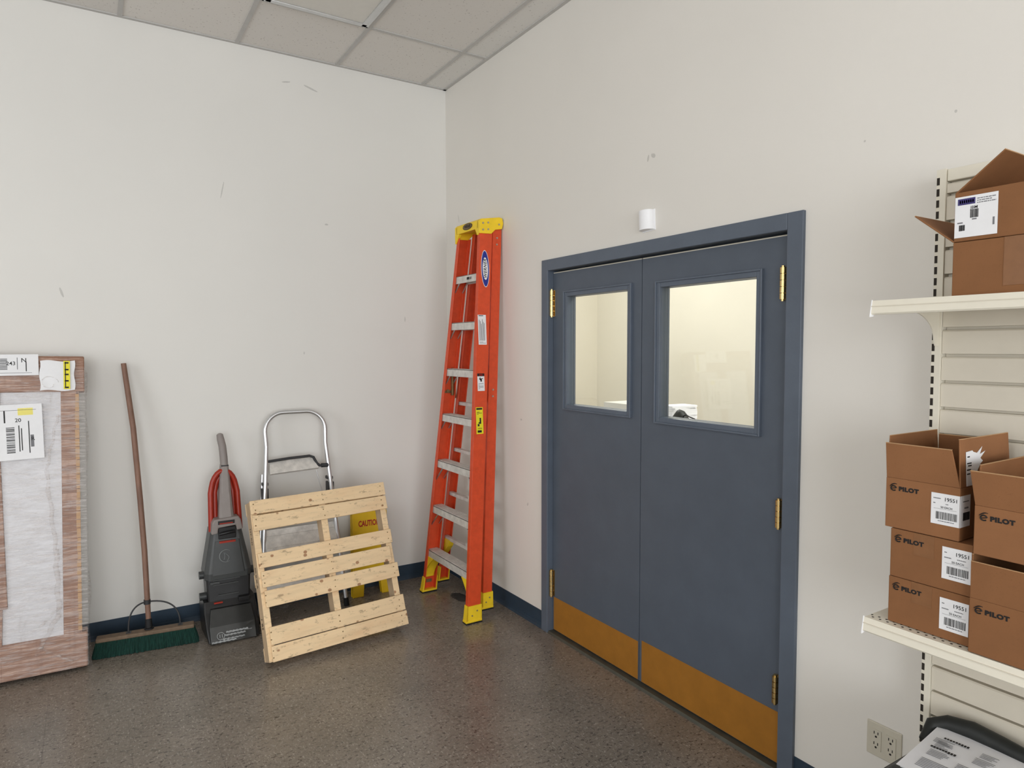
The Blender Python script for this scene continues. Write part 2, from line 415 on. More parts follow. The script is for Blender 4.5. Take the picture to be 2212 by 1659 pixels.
wf = MB(); xs = [XL - T_] + [a for p in WIN for a in p] + [T_]
for i in range(0, 6, 2): wf.box(xs[i], xs[i + 1], YF - T_, YF, 0, H)
for a, b in WIN: wf.box(a, b, YF - T_, YF, 0, WZ0); wf.box(a, b, YF - T_, YF, WZ1, H)
struct(wf, 'wall_front', m_wall_plain)
for i, (a, b) in enumerate(WIN):
    f = MB(); y0, y1 = YF - .09, YF - .03
    for x in (a, (a + b) / 2 - .025, b - .05): f.box(x, x + .05, y0, y1, WZ0, WZ1)
    f.box(a, b, y0, y1, WZ0, WZ0 + .05); f.box(a, b, y0, y1, WZ1 - .05, WZ1)
    wo = struct(f, 'window_%d' % (i + 1), m_alu)
    MB().box(a + .04, b - .04, YF - .064, YF - .058, WZ0 + .04, WZ1 - .04).build('window_pane', m_glass, wo)
# hall beyond the doors
struct(MB().box(XH, XH + T_, YH0, YH1, 0, H), 'wall_far', m_hall_wall)
struct(MB().box(T_, XH + T_, YH1, YH1 + T_, 0, H), 'wall_far_left', m_hall_wall)
struct(MB().box(T_, XH + T_, YH0 - T_, YH0, 0, H), 'wall_far_right', m_hall_wall)
# rubber base
def cove(mb, a, b, axis, sgn):
    prof = [(0, 0), (.0115, 0), (.006, .012), (.0035, .03), (.003, .104), (0, .104)]
    if axis == 'x': mb.prism([(-d, z) for d, z in prof], 'x', a, b)
    else: mb.prism([(-d, z) for d, z in prof], 'y', a, b)
bb = MB(); cove(bb, XL, 0, 'x', -1); struct(bb, 'baseboard_back', m_base)
bb = MB(); cove(bb, -1.211, -.004, 'y', -1); cove(bb, YF, -2.852, 'y', -1); struct(bb, 'baseboard_right', m_base)
# ceiling grid
g = MB(); zz = H
gx = [-.183 - .602 * k for k in range(0, 11)]; gy = [-.605 - 1.22 * k for k in range(0, 7)]
for x in gx: g.box(x - .012, x + .012, YF, 0, zz - .006, zz)
for y in gy:
    g.box(XL, 0, y - .012, y + .012, zz - .0055, zz)
g.box(XL, 0, -.022, 0, zz - .007, zz); g.box(-.022, 0, YF, 0, zz - .007, zz)
struct(g, 'trim_1', m_grid)

def ceiling_light(x0, x1, y0, y1, lens, label, group=None):
    t = thing('ceiling_light', label, 'light', Matrix.Translation(((x0 + x1) / 2, (y0 + y1) / 2, H)), group)
    hx, hy = (x1 - x0) / 2, (y1 - y0) / 2
    f = MB()
    for (a, d, z) in ((0, .016, .016), (.016, .03, .022)):
        f.box(-hx + a, -hx + a + d - .002, -hy + a, hy - a, -z, -.001); f.box(hx - a - d + .002, hx - a, -hy + a, hy - a, -z, -.001)
        f.box(-hx + a, hx - a, -hy + a, -hy + a + d - .002, -z, -.001); f.box(-hx + a, hx - a, hy - a - d + .002, hy - a, -z, -.001)
    f.build('light_frame', m_alu, t, bevel=.002)
    MB().box(-hx + .044, hx - .044, -hy + .044, hy - .044, -.016, -.006).build('light_diffuser', lens, t)
    return t
ceiling_light(-1.375, -.80, -1.815, -.62, m_lens_off, 'unlit recessed ceiling light panel in a silver frame')

# ---------------------------------------------------------------- doors in the right wall (local: x = -y world, facing -x)
def wallM(y, z, x=0.0):       # frame on the right wall: local x runs to the viewer's right (-Y), local y into the wall (+X), z up
    return frame((x, y, z), (0, -1, 0), (0, 0, 1))
fr = MB()
oy0, oy1, oz = -1.211, -2.852, 2.120
fr.box(-.014, T_ + .014, DY0, oy0, 0, oz); fr.box(-.014, T_ + .014, oy1, DY1, 0, oz); fr.box(-.014, T_ + .014, DY1, DY0, DZ, oz)
# stop
fr.box(.072, .092, DY0 - .012, DY0, 0, DZ); fr.box(.072, .092, DY1, DY1 + .012, 0, DZ); fr.box(.072, .092, DY1, DY0, DZ - .014, DZ)
struct(fr, 'trim_2', m_frame, .003)
struct(MB().prism([(-.012, 0), (-.004, .012), (.10, .012), (.115, 0)], 'y', DY1 + .001, DY0 - .001), 'trim_3', m_sill)

def make_door(nm, ya, yb, win, kick, hinges, hy, lab):
    # leaf between ya (left, larger y) and yb; front face slightly behind the wall plane
    zb, zt = .018, 2.044
    XO = .025; x0, x1 = XO, XO + .043
    wy0, wy1, wz0, wz1 = win
    d = MB()
    d.box(x0, x1, wy0, ya, zb, zt); d.box(x0, x1, yb, wy1, zb, zt); d.box(x0, x1, wy1, wy0, zb, wz0); d.box(x0, x1, wy1, wy0, wz1, zt)
    o = tag(d.build(nm, m_door, None), lab, 'door', None, 'structure')
    f = MB(); e = .024
    for (xa, xb_, e0, e1) in ((x0 - .014, x0 + .002, .015, e), (x0 - .008, x0 + .002, -.006, .017), (x1 - .002, x1 + .011, -.008, e)):
        f.box(xa, xb_, wy0 + e0, wy0 + e1, wz0 - e1, wz1 + e1); f.box(xa, xb_, wy1 - e1, wy1 - e0, wz0 - e1, wz1 + e1)
        f.box(xa, xb_, wy1 - e0, wy0 + e0, wz0 - e1, wz0 - e0); f.box(xa, xb_, wy1 - e0, wy0 + e0, wz1 + e0, wz1 + e1)
    f.box(x0, x1 - .003, wy0 - .007, wy0 + .001, wz0, wz1); f.box(x0, x1 - .003, wy1 - .001, wy1 + .007, wz0, wz1)
    f.box(x0, x1 - .003, wy1, wy0, wz0 - .001, wz0 + .007); f.box(x0, x1 - .003, wy1, wy0, wz1 - .007, wz1 + .001)
    f.build('window_frame', m_frame, o, .0025)
    MB().box(x0 + .012, x0 + .017, wy1 + .004, wy0 - .004, wz0 + .004, wz1 - .004).build('window_pane', m_glass, o)
    MB().box(x0 - .0008, x1, yb + .002, ya - .002, zt, zt + .0045).build('top_edge', m_plate, o)
    k = MB().box(x0 - .002, x0 + .002, kick[1], kick[0], kick[2], kick[3]).build('kick_plate', m_kick, o, .0006)
    k['label'] = 'brown metal kick plate'
    for (z0, z1) in hinges:
        h = MB(); n = 5; L = (z1 - z0) / n
        for i in range(n): h.cyl((.009, hy, z0 + i * L + .0012), (.009, hy, z0 + (i + 1) * L - .0012), .0122, 14)
        h.cyl((.009, hy, z0 - .006), (.009, hy, z1 + .006), .007, 12)
        s_ = -1 if hy > -2 else 1
        h.box(.0215, .0252, hy - .012, hy + .012, z0, z1); h.box(.009, .024, hy - .002, hy + .002, z0, z1)
        hh = h.build('hinge', m_brass, o); hh['label'] = 'brass hinge'
    return o
make_door('door_1', -1.274, -1.9843, (-1.4009, -1.8982, 1.3136, 1.9152), (-1.284, -1.9792, .020, .208), [(1.806, 1.95), (.215, .363)], -1.279, 'left leaf of the slate blue double door with the smaller window')
make_door('door_2', -1.9883, -2.771, (-2.1049, -2.6375, 1.3045, 1.9091), (-2.0055, -2.764, .020, .222), [(1.807, 1.927), (.945, 1.052), (.262, .368)], -2.757, 'right leaf of the slate blue double door with the larger window')
# hall contents seen through the panes
def make_table():
    t = thing('folding_table', 'white table standing in the room beyond the double doors', 'table', Matrix.Translation((1.3, -.9, 0)))
    MB().box(-.42, .42, -.95, .95, 1.01, 1.05).build('table_top', m_sensor, t, .006)
    for sx in (-1, 1):
        for sy in (-1, 1): MB().box(sx * .37 - .02, sx * .37 + .02, sy * .88 - .02, sy * .88 + .02, 0, 1.01).build('leg', m_alu, t)
make_table()
pp = MB()
for k in range(15):
    T = Matrix.Translation((1.22, -1.075, 1.051 + k * .0125)) @ Matrix.Rotation(R(random.uniform(-6, 6)), 4, 'Z')
    pp.box(-.11, .11, -.068, .068, 0, .012, 0, T)
tag(pp.build('paper_stack', m_paper), 'stack of white paper seen through the right door window', 'paper')
cb = MB(); rings = []
for k in range(9):
    f = k / 8; rr = math.sin(math.pi * min(max(f, .06), .94)) ** .7
    rings.append([(.955 + .05 * rr * math.cos(a) * (1 + .2 * math.sin(3 * a + 5 * f)), -1.27 - .19 * f, 1.051 + (.195 + .026 * math.sin(1 + 5 * f)) * rr * max(0, math.sin(a) * .5 + .5) ** .8) for a in [2 * math.pi * q / 16 for q in range(16)]])
cb.loft(rings)
po = cb.build('black_pouch', m_bag); tag(po, 'black crumpled pouch seen at the lower corner of the larger door window', 'pouch')
sp_ = MB(); sp_.tube([(.94, -1.38, 1.20), (.93, -1.42, 1.215), (.92, -1.46, 1.205), (.92, -1.50, 1.196)], .004, 6); sp_.build('strap', m_rubber, po)
tag(MB().box(1.0, 1.25, -.80, -.55, 1.051, 1.235).build('white_carton', m_lens_off, None, .003), 'pale grey carton seen at the bottom of the left door window', 'box')
# the lamp that lights the hall
def hall_lamp(x, y):
    t = ceiling_light(x - .3, x + .3, y - .6, y + .6, m_lens_on, 'lit ceiling panel in the room beyond the doors', 'hall ceiling lights')
    area('hall_lamp', (x, y, H - .03), (0, 0, 0), .5, 1.1, 74, (1, .985, .955))
hall_lamp(1.7, .6); hall_lamp(1.7, -2.2)

# ---------------------------------------------------------------- sensor above the doors
def make_sensor():
    t = thing('door_sensor', 'small white plastic sensor fixed to the wall above the double doors', 'sensor', wallM(-2.055, 2.208) @ Matrix.Rotation(R(-3), 4, 'Y'))
    b = MB(); rings = []
    for z in (-.044, .044):
        rings.append([(.038 * math.cos(a) * 1.0, -.002 - .046 * max(0, math.sin(a)) ** .7, z) for a in [math.pi * k / 14 for k in range(15)]])
    b.loft(rings, closed=True); b.build('housing', m_sensor, t, .004)
    MB().box(-.041, .041, -.004, 0, -.047, .047).build('back_plate', m_sensor, t)
    l = MB()
    for i in range(5): l.box(-.028 + i * .008, -.023 + i * .008, -.0375 - i * .0016, -.0355, -.034, -.0325)
    l.build('printed_mark', m_greyink, t)
make_sensor()

# ---------------------------------------------------------------- outlet
def make_outlet():
    t = thing('wall_outlet', 'ivory four socket outlet plate low on the wall beside the shelving', 'outlet', wallM(-3.182, .3235))
    MB().box(-.057, .057, -.006, 0, -.057, .057).build('cover_plate', m_plate, t, .003)
    for sx in (-.024, .024):
        s_ = MB(); s_.box(-.0165 + sx, .0165 + sx, -.0085, -.005, -.034, .034, 0)
        for sz in (-.018, .018):
            s_.box(sx - .0075, sx - .0050, -.0092, -.008, sz + .001, sz + .010, 1); s_.box(sx + .0050, sx + .0075, -.0092, -.008, sz + .001, sz + .010, 1)
            s_.disc((sx, -.0091, sz - .007), .0036, 12, 1)
        s_.build('receptacle', [m_plate, m_ink], t)
make_outlet()

# ---------------------------------------------------------------- label printing helper
def label_mesh(w_, h_, items, mats, name, parent, T, round_=.0):
    """white sticker in local XZ facing -Y, origin lower left; items add print"""
    b = MB()
    b.box(0, w_, -.0004, .0002, 0, h_, 0, T)
    for it in items:
        k = it[0]
        if k == 'r': _, x, z, ww, hh, m = it; b.box(x, x + ww, -.0008, -.0003, z, z + hh, m, T)
        elif k == 't': _, txt, x, z, size, m = it; b.text(txt, size, m, T @ Matrix.Translation((x, -.0009, z)), bold=size * .01)
        elif k == 'bar':
            _, x, z, ww, hh, m, vert = it
            rnd = random.Random(int(x * 1e5) + int(z * 1e4)); p = 0; L = hh if vert else ww
            while p < L - .0006:
                s_ = L * rnd.choice([.012, .02, .035]); 
                if vert: b.box(x, x + ww, -.0008, -.0003, z + p, z + min(p + s_, L), m, T)
                else: b.box(x + p, x + min(p + s_, L), -.0008, -.0003, z, z + hh, m, T)
                p += s_ + L * rnd.choice([.012, .02, .03])
        elif k == 'lines':
            _, x, z, ww, n, pitch, m = it; rnd = random.Random(n + int(z * 1e4))
            for i in range(n):
                q = 0
                while q < ww:
                    s_ = rnd.uniform(.06, .2) * ww; e = min(q + s_, ww)
                    b.box(x + q, x + e, -.0008, -.0003, z - i * pitch, z - i * pitch + pitch * .42, m, T); q += s_ + ww * .03
                    if rnd.random() < .12: break
    return b.build(name, mats, parent)

# ---------------------------------------------------------------- wrapped package leaning on the back wall
def make_crate():
    M = frame((-2.236, -.372, .0), (1, 0, -.0165), (.0165, .126, .9919))
    # local x right (package spans -0.80..0), y into the wall, z up
    t = thing('wrapped_package', 'tall plastic-wrapped cardboard package leaning on the wall at far left', 'package', M)
    D = .115; z0 = .016
    W0 = -.82
    MB().box(W0 + .03, -.028, .012, D, z0 + .02, 1.55).build('board_panel', m_wrap_board, t, .004)
    top = MB().box(W0, 0.002, 0, D + .004, 1.418, 1.602).build('top_cap', m_crate_card, t, .006)
    MB().box(W0, 0.0, -.002, D + .002, z0, .190).build('bottom_cap', m_crate_card, t, .008)
    e = MB(); e.box(-.102, -.026, .002, .014, .17, 1.43); e.box(-.036, -.024, .002, D - .004, .17, 1.43)
    so = e.build('edge_strip', m_crate_card, t, .003)
    # the torn paper edge
    rg = MB(); rnd = random.Random(3); z = .2
    while z < 1.4:
        h = rnd.uniform(.012, .05); rg.box(-.038 - rnd.uniform(0, .004), -.0235, .0005, .004, z, z + h); z += h + .004
    rg.build('torn_edge', m_card_edge, so)
    e = MB(); e.box(W0 - .002, W0 + .08, .002, .014, .17, 1.43); e.build('edge_strip', m_crate_card, t, .003)
    sl = MB(); sl.hexa([(-.430, .000, .36), (-.327, .000, .36), (-.327, .012, .36), (-.430, .012, .36)], [(-.430, .000, 1.10), (-.352, .000, 1.10), (-.352, .012, 1.10), (-.430, .012, 1.10)])
    sl.hexa([(-.475, -.004, .02), (-.353, -.004, .02), (-.353, .008, .02), (-.475, .008, .02)], [(-.475, .000, .36), (-.347, .000, .36), (-.347, .010, .36), (-.475, .010, .36)])
    sl.box(-.46, -.352, .000, .012, 1.35, 1.43)
    sl.build('centre_slat', m_crate_card, t, .003)
    # stretch film shell, gently wrinkled, standing off the panel
    f = MB(); nx, nz = 26, 60; rnd = random.Random(5); grid = []
    ph = [rnd.uniform(0, 6) for _ in range(8)]
    def off(x, z): return -.004 - .0018 * (1 + math.sin(38 * z + 9 * x + ph[0])) - .0012 * (1 + math.sin(71 * z - 23 * x + ph[1])) - .001 * (1 + math.sin(53 * x + 5 * z + ph[2]))
    xs_ = [W0 + (0 - W0 + .003) * i / nx for i in range(nx + 1)]; zs_ = [.02 + 1.52 * k / nz for k in range(nz + 1)]
    vv = [(x, off(x, z), z) for z in zs_ for x in xs_]
    n = nx + 1
    ff = [(k * n + i, k * n + i + 1, (k + 1) * n + i + 1, (k + 1) * n + i) for k in range(nz) for i in range(nx)]
    f.add(vv, ff, 0, None, True)
    # wrap round the right hand side
    vv = []; rows = []
    for z in zs_:
        bulge = .004 + .006 * (1 + math.sin(17 * z + 1)) * (.5 + .5 * math.sin(6 * z))
        row = [(.003, off(.003, z), z), (.004 + bulge, .03, z), (.005 + bulge * .8, .07, z), (.005, D, z)]
        rows += row
    ff = [(k * 4 + i, k * 4 + i + 1, (k + 1) * 4 + i + 1, (k + 1) * 4 + i) for k in range(nz) for i in range(3)]
    f.add(rows, ff, 0, None, True)
    # bunched tail of film by the lower right corner
    for (xa, za, xb, zb, r) in ((-.165, 1.02, -.13, .62, .010), (-.13, .62, -.12, .30, .012), (-.12, .30, -.215, .12, .012), (-.115, 1.30, -.165, 1.02, .006), (-.20, .15, -.06, .05, .008), (-.12, .33, -.20, .25, .006)):
        pts = [(xa + (xb - xa) * k / 8 + .005 * math.sin(k * 2.1), -.009 - .003 * math.sin(k * 1.3), za + (zb - za) * k / 8) for k in range(9)]
        f.tube(pts, [r * (.6 + .5 * abs(math.sin(k * 1.7 + xa * 9))) for k in range(9)], 7)
    f.build('stretch_wrap', m_film, t, recalc=False)
    Tl = frame((-.477, -.0125, 1.075), (1, 0, .035), (-.035, 0, 1))
    label_mesh(.305, .275, [('bar', .155, .035, .034, .13, 1, True), ('lines', .02, .06, .10, 2, .02, 2), ('r', .205, .22, .062, .035, 3),
        ('r', .205, .04, .004, .13, 1), ('r', .215, .045, .004, .11, 1), ('r', .098, .07, .008, .003, 1), ('r', .098, .10, .01, .003, 1), ('r', .098, .13, .008, .003, 1),
        ('r', .148, .185, .006, .06, 1), ('r', .07, .03, .003, .13, 2), ('t', '1 0 1', .115, .05, .014, 1), ('t', '20', .115, .195, .022, 1), ('t', '20', .205, .195, .026, 1), ('r', .245, .03, .004, .16, 1), ('r', .252, .06, .014, .06, 2), ('t', 'R', .262, .10, .025, 1), ('r', .02, .245, .26, .002, 2), ('r', .06, .02, .002, .22, 2)],
        [m_white, m_ink, m_greyink, m_yel_pale], 'shipping_label', t, Tl)
    Tl = frame((-.46, -.0135, 1.498), (1, 0, .02), (-.02, 0, 1))
    label_mesh(.268, .106, [('bar', .105, .03, .036, .055, 1, True), ('t', '243', .155, .06, .026, 1), ('r', .18, .03, .003, .06, 2), ('t', 'N', .208, .075, .03, 1), ('r', .215, .02, .004, .05, 1), ('r', .03, .06, .02, .004, 2), ('r', .02, .012, .22, .002, 2)],
        [m_white, m_ink, m_greyink], 'top_label', t, Tl)
    p = MB(); n = 10; vv = []
    for k in range(n + 1):
        for i in range(n + 1):
            x = i / n; z = k / n
            vv.append((-.188 + .148 * x + .003 * math.sin(z * 9), -.0125 - .006 * math.sin(math.pi * x) * math.sin(math.pi * z) - .002 * math.sin(9 * x + 12 * z) ** 2, 1.424 + .152 * z + .004 * math.sin(x * 7)))
    p.add(vv, [(k * (n + 1) + i, k * (n + 1) + i + 1, (k + 1) * (n + 1) + i + 1, (k + 1) * (n + 1) + i) for k in range(n) for i in range(n)], 0, None, True)
    po = p.build('document_pouch', [m_white], t, recalc=False)
    ti = MB(); ti.box(-.088, -.060, -.0215, -.0205, 1.43, 1.575, 0)
    for z in (1.438, 1.472, 1.505, 1.53, 1.565): ti.box(-.083, -.066, -.0222, -.0212, z - .004, z + .004, 1)
    ti.box(-.082, -.078, -.0222, -.0212, 1.44, 1.57, 1)
    ti.build('warning_tape', [m_yel_label, m_ink], po)
    sq = MB()
    pts = [(-.15 + .04 * math.cos(a) * (1 - a / 12), -.021, 1.465 + .03 * math.sin(a)) for a in [k * .35 for k in range(18)]]
    sq.tube(pts, .0022, 6); sq.build('pouch_crease', m_film, po)
    lp = MB(); lp.tube([(-.135 + .03 * math.cos(a), .05, 1.603 + .012 * math.sin(a)) for a in [math.pi * k / 8 for k in range(9)]], .0015, 6); lp.build('strap_loop', m_alu, t)
make_crate()

# ---------------------------------------------------------------- push broom
def make_broom():
    base = Vector((-1.955, -.253, 0))
    t = thing('push_broom', 'push broom with green bristles and wooden handle leaning on the wall', 'broom', Matrix.Translation(base))
    P = [(-2.025, -.050, 1.547), (-2.010, -.072, 1.394), (-1.990, -.100, 1.189), (-1.979, -.128, .973), (-1.970, -.155, .796), (-1.959, -.19, .518), (-1.955, -.225, .269), (-1.953, -.243, .15)]
    h = MB(); h.tube([Vector(p) - base for p in P], [.0135, .0142, .0145, .0145, .0145, .0145, .0142, .013], 14)
    h.build('handle', m_handle, t)
    h2 = MB(); a = Vector(P[-1]) - base; b = Vector((-1.952, -.252, .108)) - base
    h2.tube([a + (a - b) * .1, b], [.0165, .018], 14); h2.tube([b, b + Vector((0, -.001, -.012))], [.024, .024], 14)
    h2.build('handle_socket', m_rubber, t)
    yaw = R(-6.5); HM = Matrix.Translation(Vector((-1.965, -.262, .0)) - base) @ Matrix.Rotation(yaw, 4, 'Z')
    k = MB(); k.box(-.235, .235, -.03, .03, .080, .102, 0, HM); k.build('block', m_block, t, .006)
    br = MB(); rnd = random.Random(2); nx, ny = 64, 7
    for i in range(nx):
        for j in range(ny):
            u = -.235 + .47 * (i + .5) / nx; v = -.028 + .056 * (j + .5) / ny
            fl = 1.18; bx = u * 1.075 + rnd.uniform(-.004, .004); by = v * 1.55 + rnd.uniform(-.004, .004) - .004; r0, r1 = .0046, .0066
            top = [(u + r0 * math.cos(q), v + r0 * math.sin(q), .081) for q in (0, 1.57, 3.14, 4.71)]
            mid = [((u * .4 + bx * .6) + r1 * math.cos(q), (v * .4 + by * .6) + r1 * math.sin(q), .036) for q in (0, 1.57, 3.14, 4.71)]
            bot = [(bx + r1 * math.cos(q), by + r1 * math.sin(q), .001 + rnd.uniform(0, .004)) for q in (0, 1.57, 3.14, 4.71)]
            br.loft([top, mid, bot], 0, HM, caps=False, smooth=False)
    b_ = br.build('bristles', m_green, t); b_['label'] = 'dark green bristles'
    s_ = MB(); top = Vector((-1.956, -.228, .245)) - base
    for sx in (-1, 1):
        e = HM @ Vector(((.165 if sx > 0 else -.085), 0, .103))
        pts = []
        for q in range(15):
            f = q / 14
            # arch: out flat from the handle, then bending down to the block
            x = top.x + (e.x - top.x) * math.sin(f * math.pi / 2) ** .8; z = e.z + (top.z - e.z) * math.cos(f * math.pi / 2) ** .75; y = top.y + (e.y - top.y) * f
            pts.append((x, y, z))
        s_.tube(pts, .0045, 8)
        s_.box((.165 if sx > 0 else -.085) - .012, (.165 if sx > 0 else -.085) + .012, -.012, .012, .1015, .105, 0, HM)
    s_.cyl(top + Vector((0, 0, -.012)), top + Vector((0, 0, .012)), .0172, 14)
    s_.build('brace', m_grey_dark, t)
make_broom()

# ---------------------------------------------------------------- upright carpet cleaner
def make_cleaner():
    t = thing('carpet_cleaner', 'grey and black upright carpet cleaner with red hose, beside the broom', 'vacuum cleaner', Matrix.Translation((-1.548, -.22, 0)))
    # local: x right, -y towards viewer; floor z=0
    b = MB()      # foot / nozzle
    b.loft([[(-.128, -.20, .012), (.140, -.212, .012), (.140, .08, .0), (-.130, .08, .0)],
            [(-.135, -.165, .07), (.142, -.17, .07), (.140, .09, .07), (-.135, .09, .07)],
            [(-.138, -.115, .15), (.140, -.12, .15), (.135, .09, .16), (-.138, .09, .16)],
            [(-.135, -.085, .205), (.135, -.09, .205), (.128, .08, .21), (-.132, .08, .21)]], smooth=False)
    base = b.build('base', m_cl_black, t, .008)
    n = MB()
    n.loft([[(-.118, -.213, .010), (.118, -.222, .010), (.118, -.20, .004), (-.118, -.19, .004)],
            [(-.120, -.176, .09), (.118, -.182, .09), (.118, -.16, .09), (-.12, -.155, .09)],
            [(-.105, -.128, .172), (.105, -.133, .172), (.105, -.11, .172), (-.105, -.105, .172)]], smooth=False)
    nz = n.build('nozzle', m_nozzle, base, .004)
    # emblem and lettering along the nozzle lip
    Tn = frame((-.02, -.2085, .040), (1, -.035, 0), (0, .45, .9))
    e = MB()
    e.tube([(-.048 + .019 * math.cos(a), -.003, .005 + .019 * math.sin(a)) for a in [2 * math.pi * k / 20 for k in range(20)]], .0022, 6, 0, Tn, closed=True)
    for k, (x0, x1, z) in enumerate(((-.055, -.051, -.004), (-.043, -.039, -.004))): e.box(x0, x1, -.004, -.002, z, z + .018, 0, Tn)
    for (x0, x1, z, h) in ((-.02, .095, .016, .009), (-.03, .08, .001, .008), (-.052, .075, -.017, .006), (-.095, .03, -.028, .008), (.085, .115, .014, .003)):
        q = 18; up_ = [(x0 + (x1 - x0) * k / q, -.003, z + h + .0018 * math.sin(k * 2.3)) for k in range(q + 1)]; dn = [(x0 + (x1 - x0) * k / q, -.003, z + .0016 * math.sin(k * 1.9)) for k in range(q, -1, -1)]
        e.poly(up_ + dn, 0, Tn)
    e.build('nozzle_emblem', m_nozzle_print, nz)
    d = MB(); d.box(-.085, -.04, -.112, -.105, .196, .204); d.build('release_tab', m_red, base)
    c = MB(); c.box(.045, .105, -.125, -.09, .19, .215); c.build('release_latch', m_cl_black, base, .004)
    for (sx, z) in ((-1, .345), (-1, .222), (1, .335)):
        s_ = MB(); s_.cyl((sx * .112, -.02, z), (sx * .148, -.02, z), .022, 16); s_.build('side_knob', m_cl_dark, t, .003)
    k = MB()      # recovery tank
    k.loft([[(-.112, -.085, .205), (.112, -.09, .205), (.112, .06, .205), (-.112, .06, .205)], [(-.118, -.075, .325), (.118, -.078, .325), (.116, .06, .325), (-.118, .06, .325)]], smooth=False)
    tk = k.build('tank', m_cl_black, t, .01)
    r = MB()
    for z, xx in ((.318, .06), (.292, .05)): r.box(-.085, xx, -.088, -.078, z, z + .006)
    r.box(-.06, .05, -.094, -.084, .232, .238); r.box(-.10, -.05, -.088, -.078, .300, .314)
    r.build('tank_rib', m_cl_mid, tk, .001)
    bd = MB()     # upper body shell
    def ring(z, hw, yf, yb, ch): return [(-hw, yf + ch, z), (-hw + ch, yf, z), (hw - ch, yf, z), (hw, yf + ch, z), (hw, yb, z), (-hw, yb, z)]
    bd.loft([ring(.322, .124, -.082, .06, .022), ring(.36, .126, -.085, .065, .024), ring(.44, .112, -.072, .07, .024), ring(.52, .096, -.058, .08, .022), ring(.592, .083, -.045, .09, .02)], smooth=False)
    body = bd.build('body', m_cl_mid, t, .006)
    pn = MB(); pn.loft([[(-.088, -.089, .350), (.088, -.089, .350), (.088, -.075, .350), (-.088, -.075, .350)], [(-.066, -.060, .535), (.066, -.060, .535), (.066, -.045, .535), (-.066, -.045, .535)]], smooth=False)
    pn.build('front_panel', m_cl_dark, body, .006)
    Tn = frame((-.012, -.0755, .452), (1, 0, 0), (0, .15, 1)); e = MB()
    e.tube([(.034 * math.cos(a), -.002, .034 * math.sin(a)) for a in [R(50 + k * 11) for k in range(24)]], [.0012 + .0014 * math.sin(math.pi * k / 23) for k in range(24)], 6, 0, Tn)
    e.tube([(.004 + .012 * math.sin(k * .5), -.002, -.03 + k * .006) for k in range(9)], .0016, 6, 0, Tn); e.tube([(-.012 + .006 * math.sin(k * .4), -.002, -.022 + k * .006) for k in range(8)], .0014, 6, 0, Tn)
    e.build('round_emblem', m_cl_logo, body)
    y = MB()      # grey yoke
    y.prism([(-.083, .578), (-.078, .64), (-.066, .662), (.062, .668), (.074, .648), (.085, .592), (.052, .588), (.048, .618), (-.046, .612), (-.05, .58)], 'y', -.066, .05)
    yo = y.build('yoke', m_cl_grey, t, .006)
    s_ = MB(); s_.box(-.048, .04, -.0685, -.060, .632, .652, 0); s_.box(-.04, .03, -.070, -.066, .634, .640, 1); s_.build('cord_slot', [m_cl_black, m_red], yo)
    g_ = MB(); g_.box(-.046, .048, -.060, .0, .545, .612, 0); g_.tube([(-.04, -.062, .575), (-.02, -.07, .580), (.02, -.07, .584), (.042, -.062, .582)], .009, 10, 0); g_.build('grip_recess', m_cl_black, t, .004)
    g_ = MB(); g_.box(-.043, .043, -.0675, -.055, .524, .535); g_.build('red_stripe', m_red, body)
    h = MB()      # handle shaft
    def sh(z, x, hw, yf, yb): return [(x - hw, yb, z), (x - hw, yf + .012, z), (x - hw * .6, yf, z), (x + hw * .6, yf, z), (x + hw, yf + .012, z), (x + hw, yb, z)]
    h.loft([sh(.64, .002, .042, -.052, .02), sh(.70, .002, .038, -.04, .03), sh(.80, .004, .032, -.02, .05), sh(.90, .006, .027, -.002, .055), sh(.957, .008, .0205, .012, .06)], smooth=False)
    h.build('shaft', m_cl_grey, t, .004)
    gr = MB(); gr.tube([(.008, .036, .952), (.007, .045, 1.0), (.004, .058, 1.06), (-.002, .075, 1.10), (-.004, .09, 1.125)], [.0215, .0215, .021, .0205, .018], 14)
    gr.tube([(-.004, .09, 1.125), (-.0045, .093, 1.132)], [.018, .010], 14)
    gr.build('handle_grip', m_cl_grey, t)
    rc = MB(); rc.box(-.012, .028, .010, .062, .950, .956); rc.build('grip_collar', m_cl_black, t)
    for (dx, zt, yy) in ((.010, 0, .02), (.034, .03, .035)):
        ho = MB(); w_ = .078 - dx; zt_ = .925 - zt; pts = []
        for z in (.585, .65, .72, .80): pts.append((-w_ - .004 + (.8 - z) * -.02, yy - .03 + (z - .585) * .12, z))
        for k in range(1, 12):
            a = math.pi - math.pi * k / 12; pts.append((w_ * math.cos(a), yy, .80 + (zt_ - .80) * math.sin(a)))
        for z in (.80, .72, .65, .585): pts.append((w_ + .004 + (.8 - z) * .03, yy - .03 + (z - .585) * .12, z))
        ho.tube(pts, .0150, 12); ho.build('hose', m_red, t)['label'] = 'red hose loop'
make_cleaner()

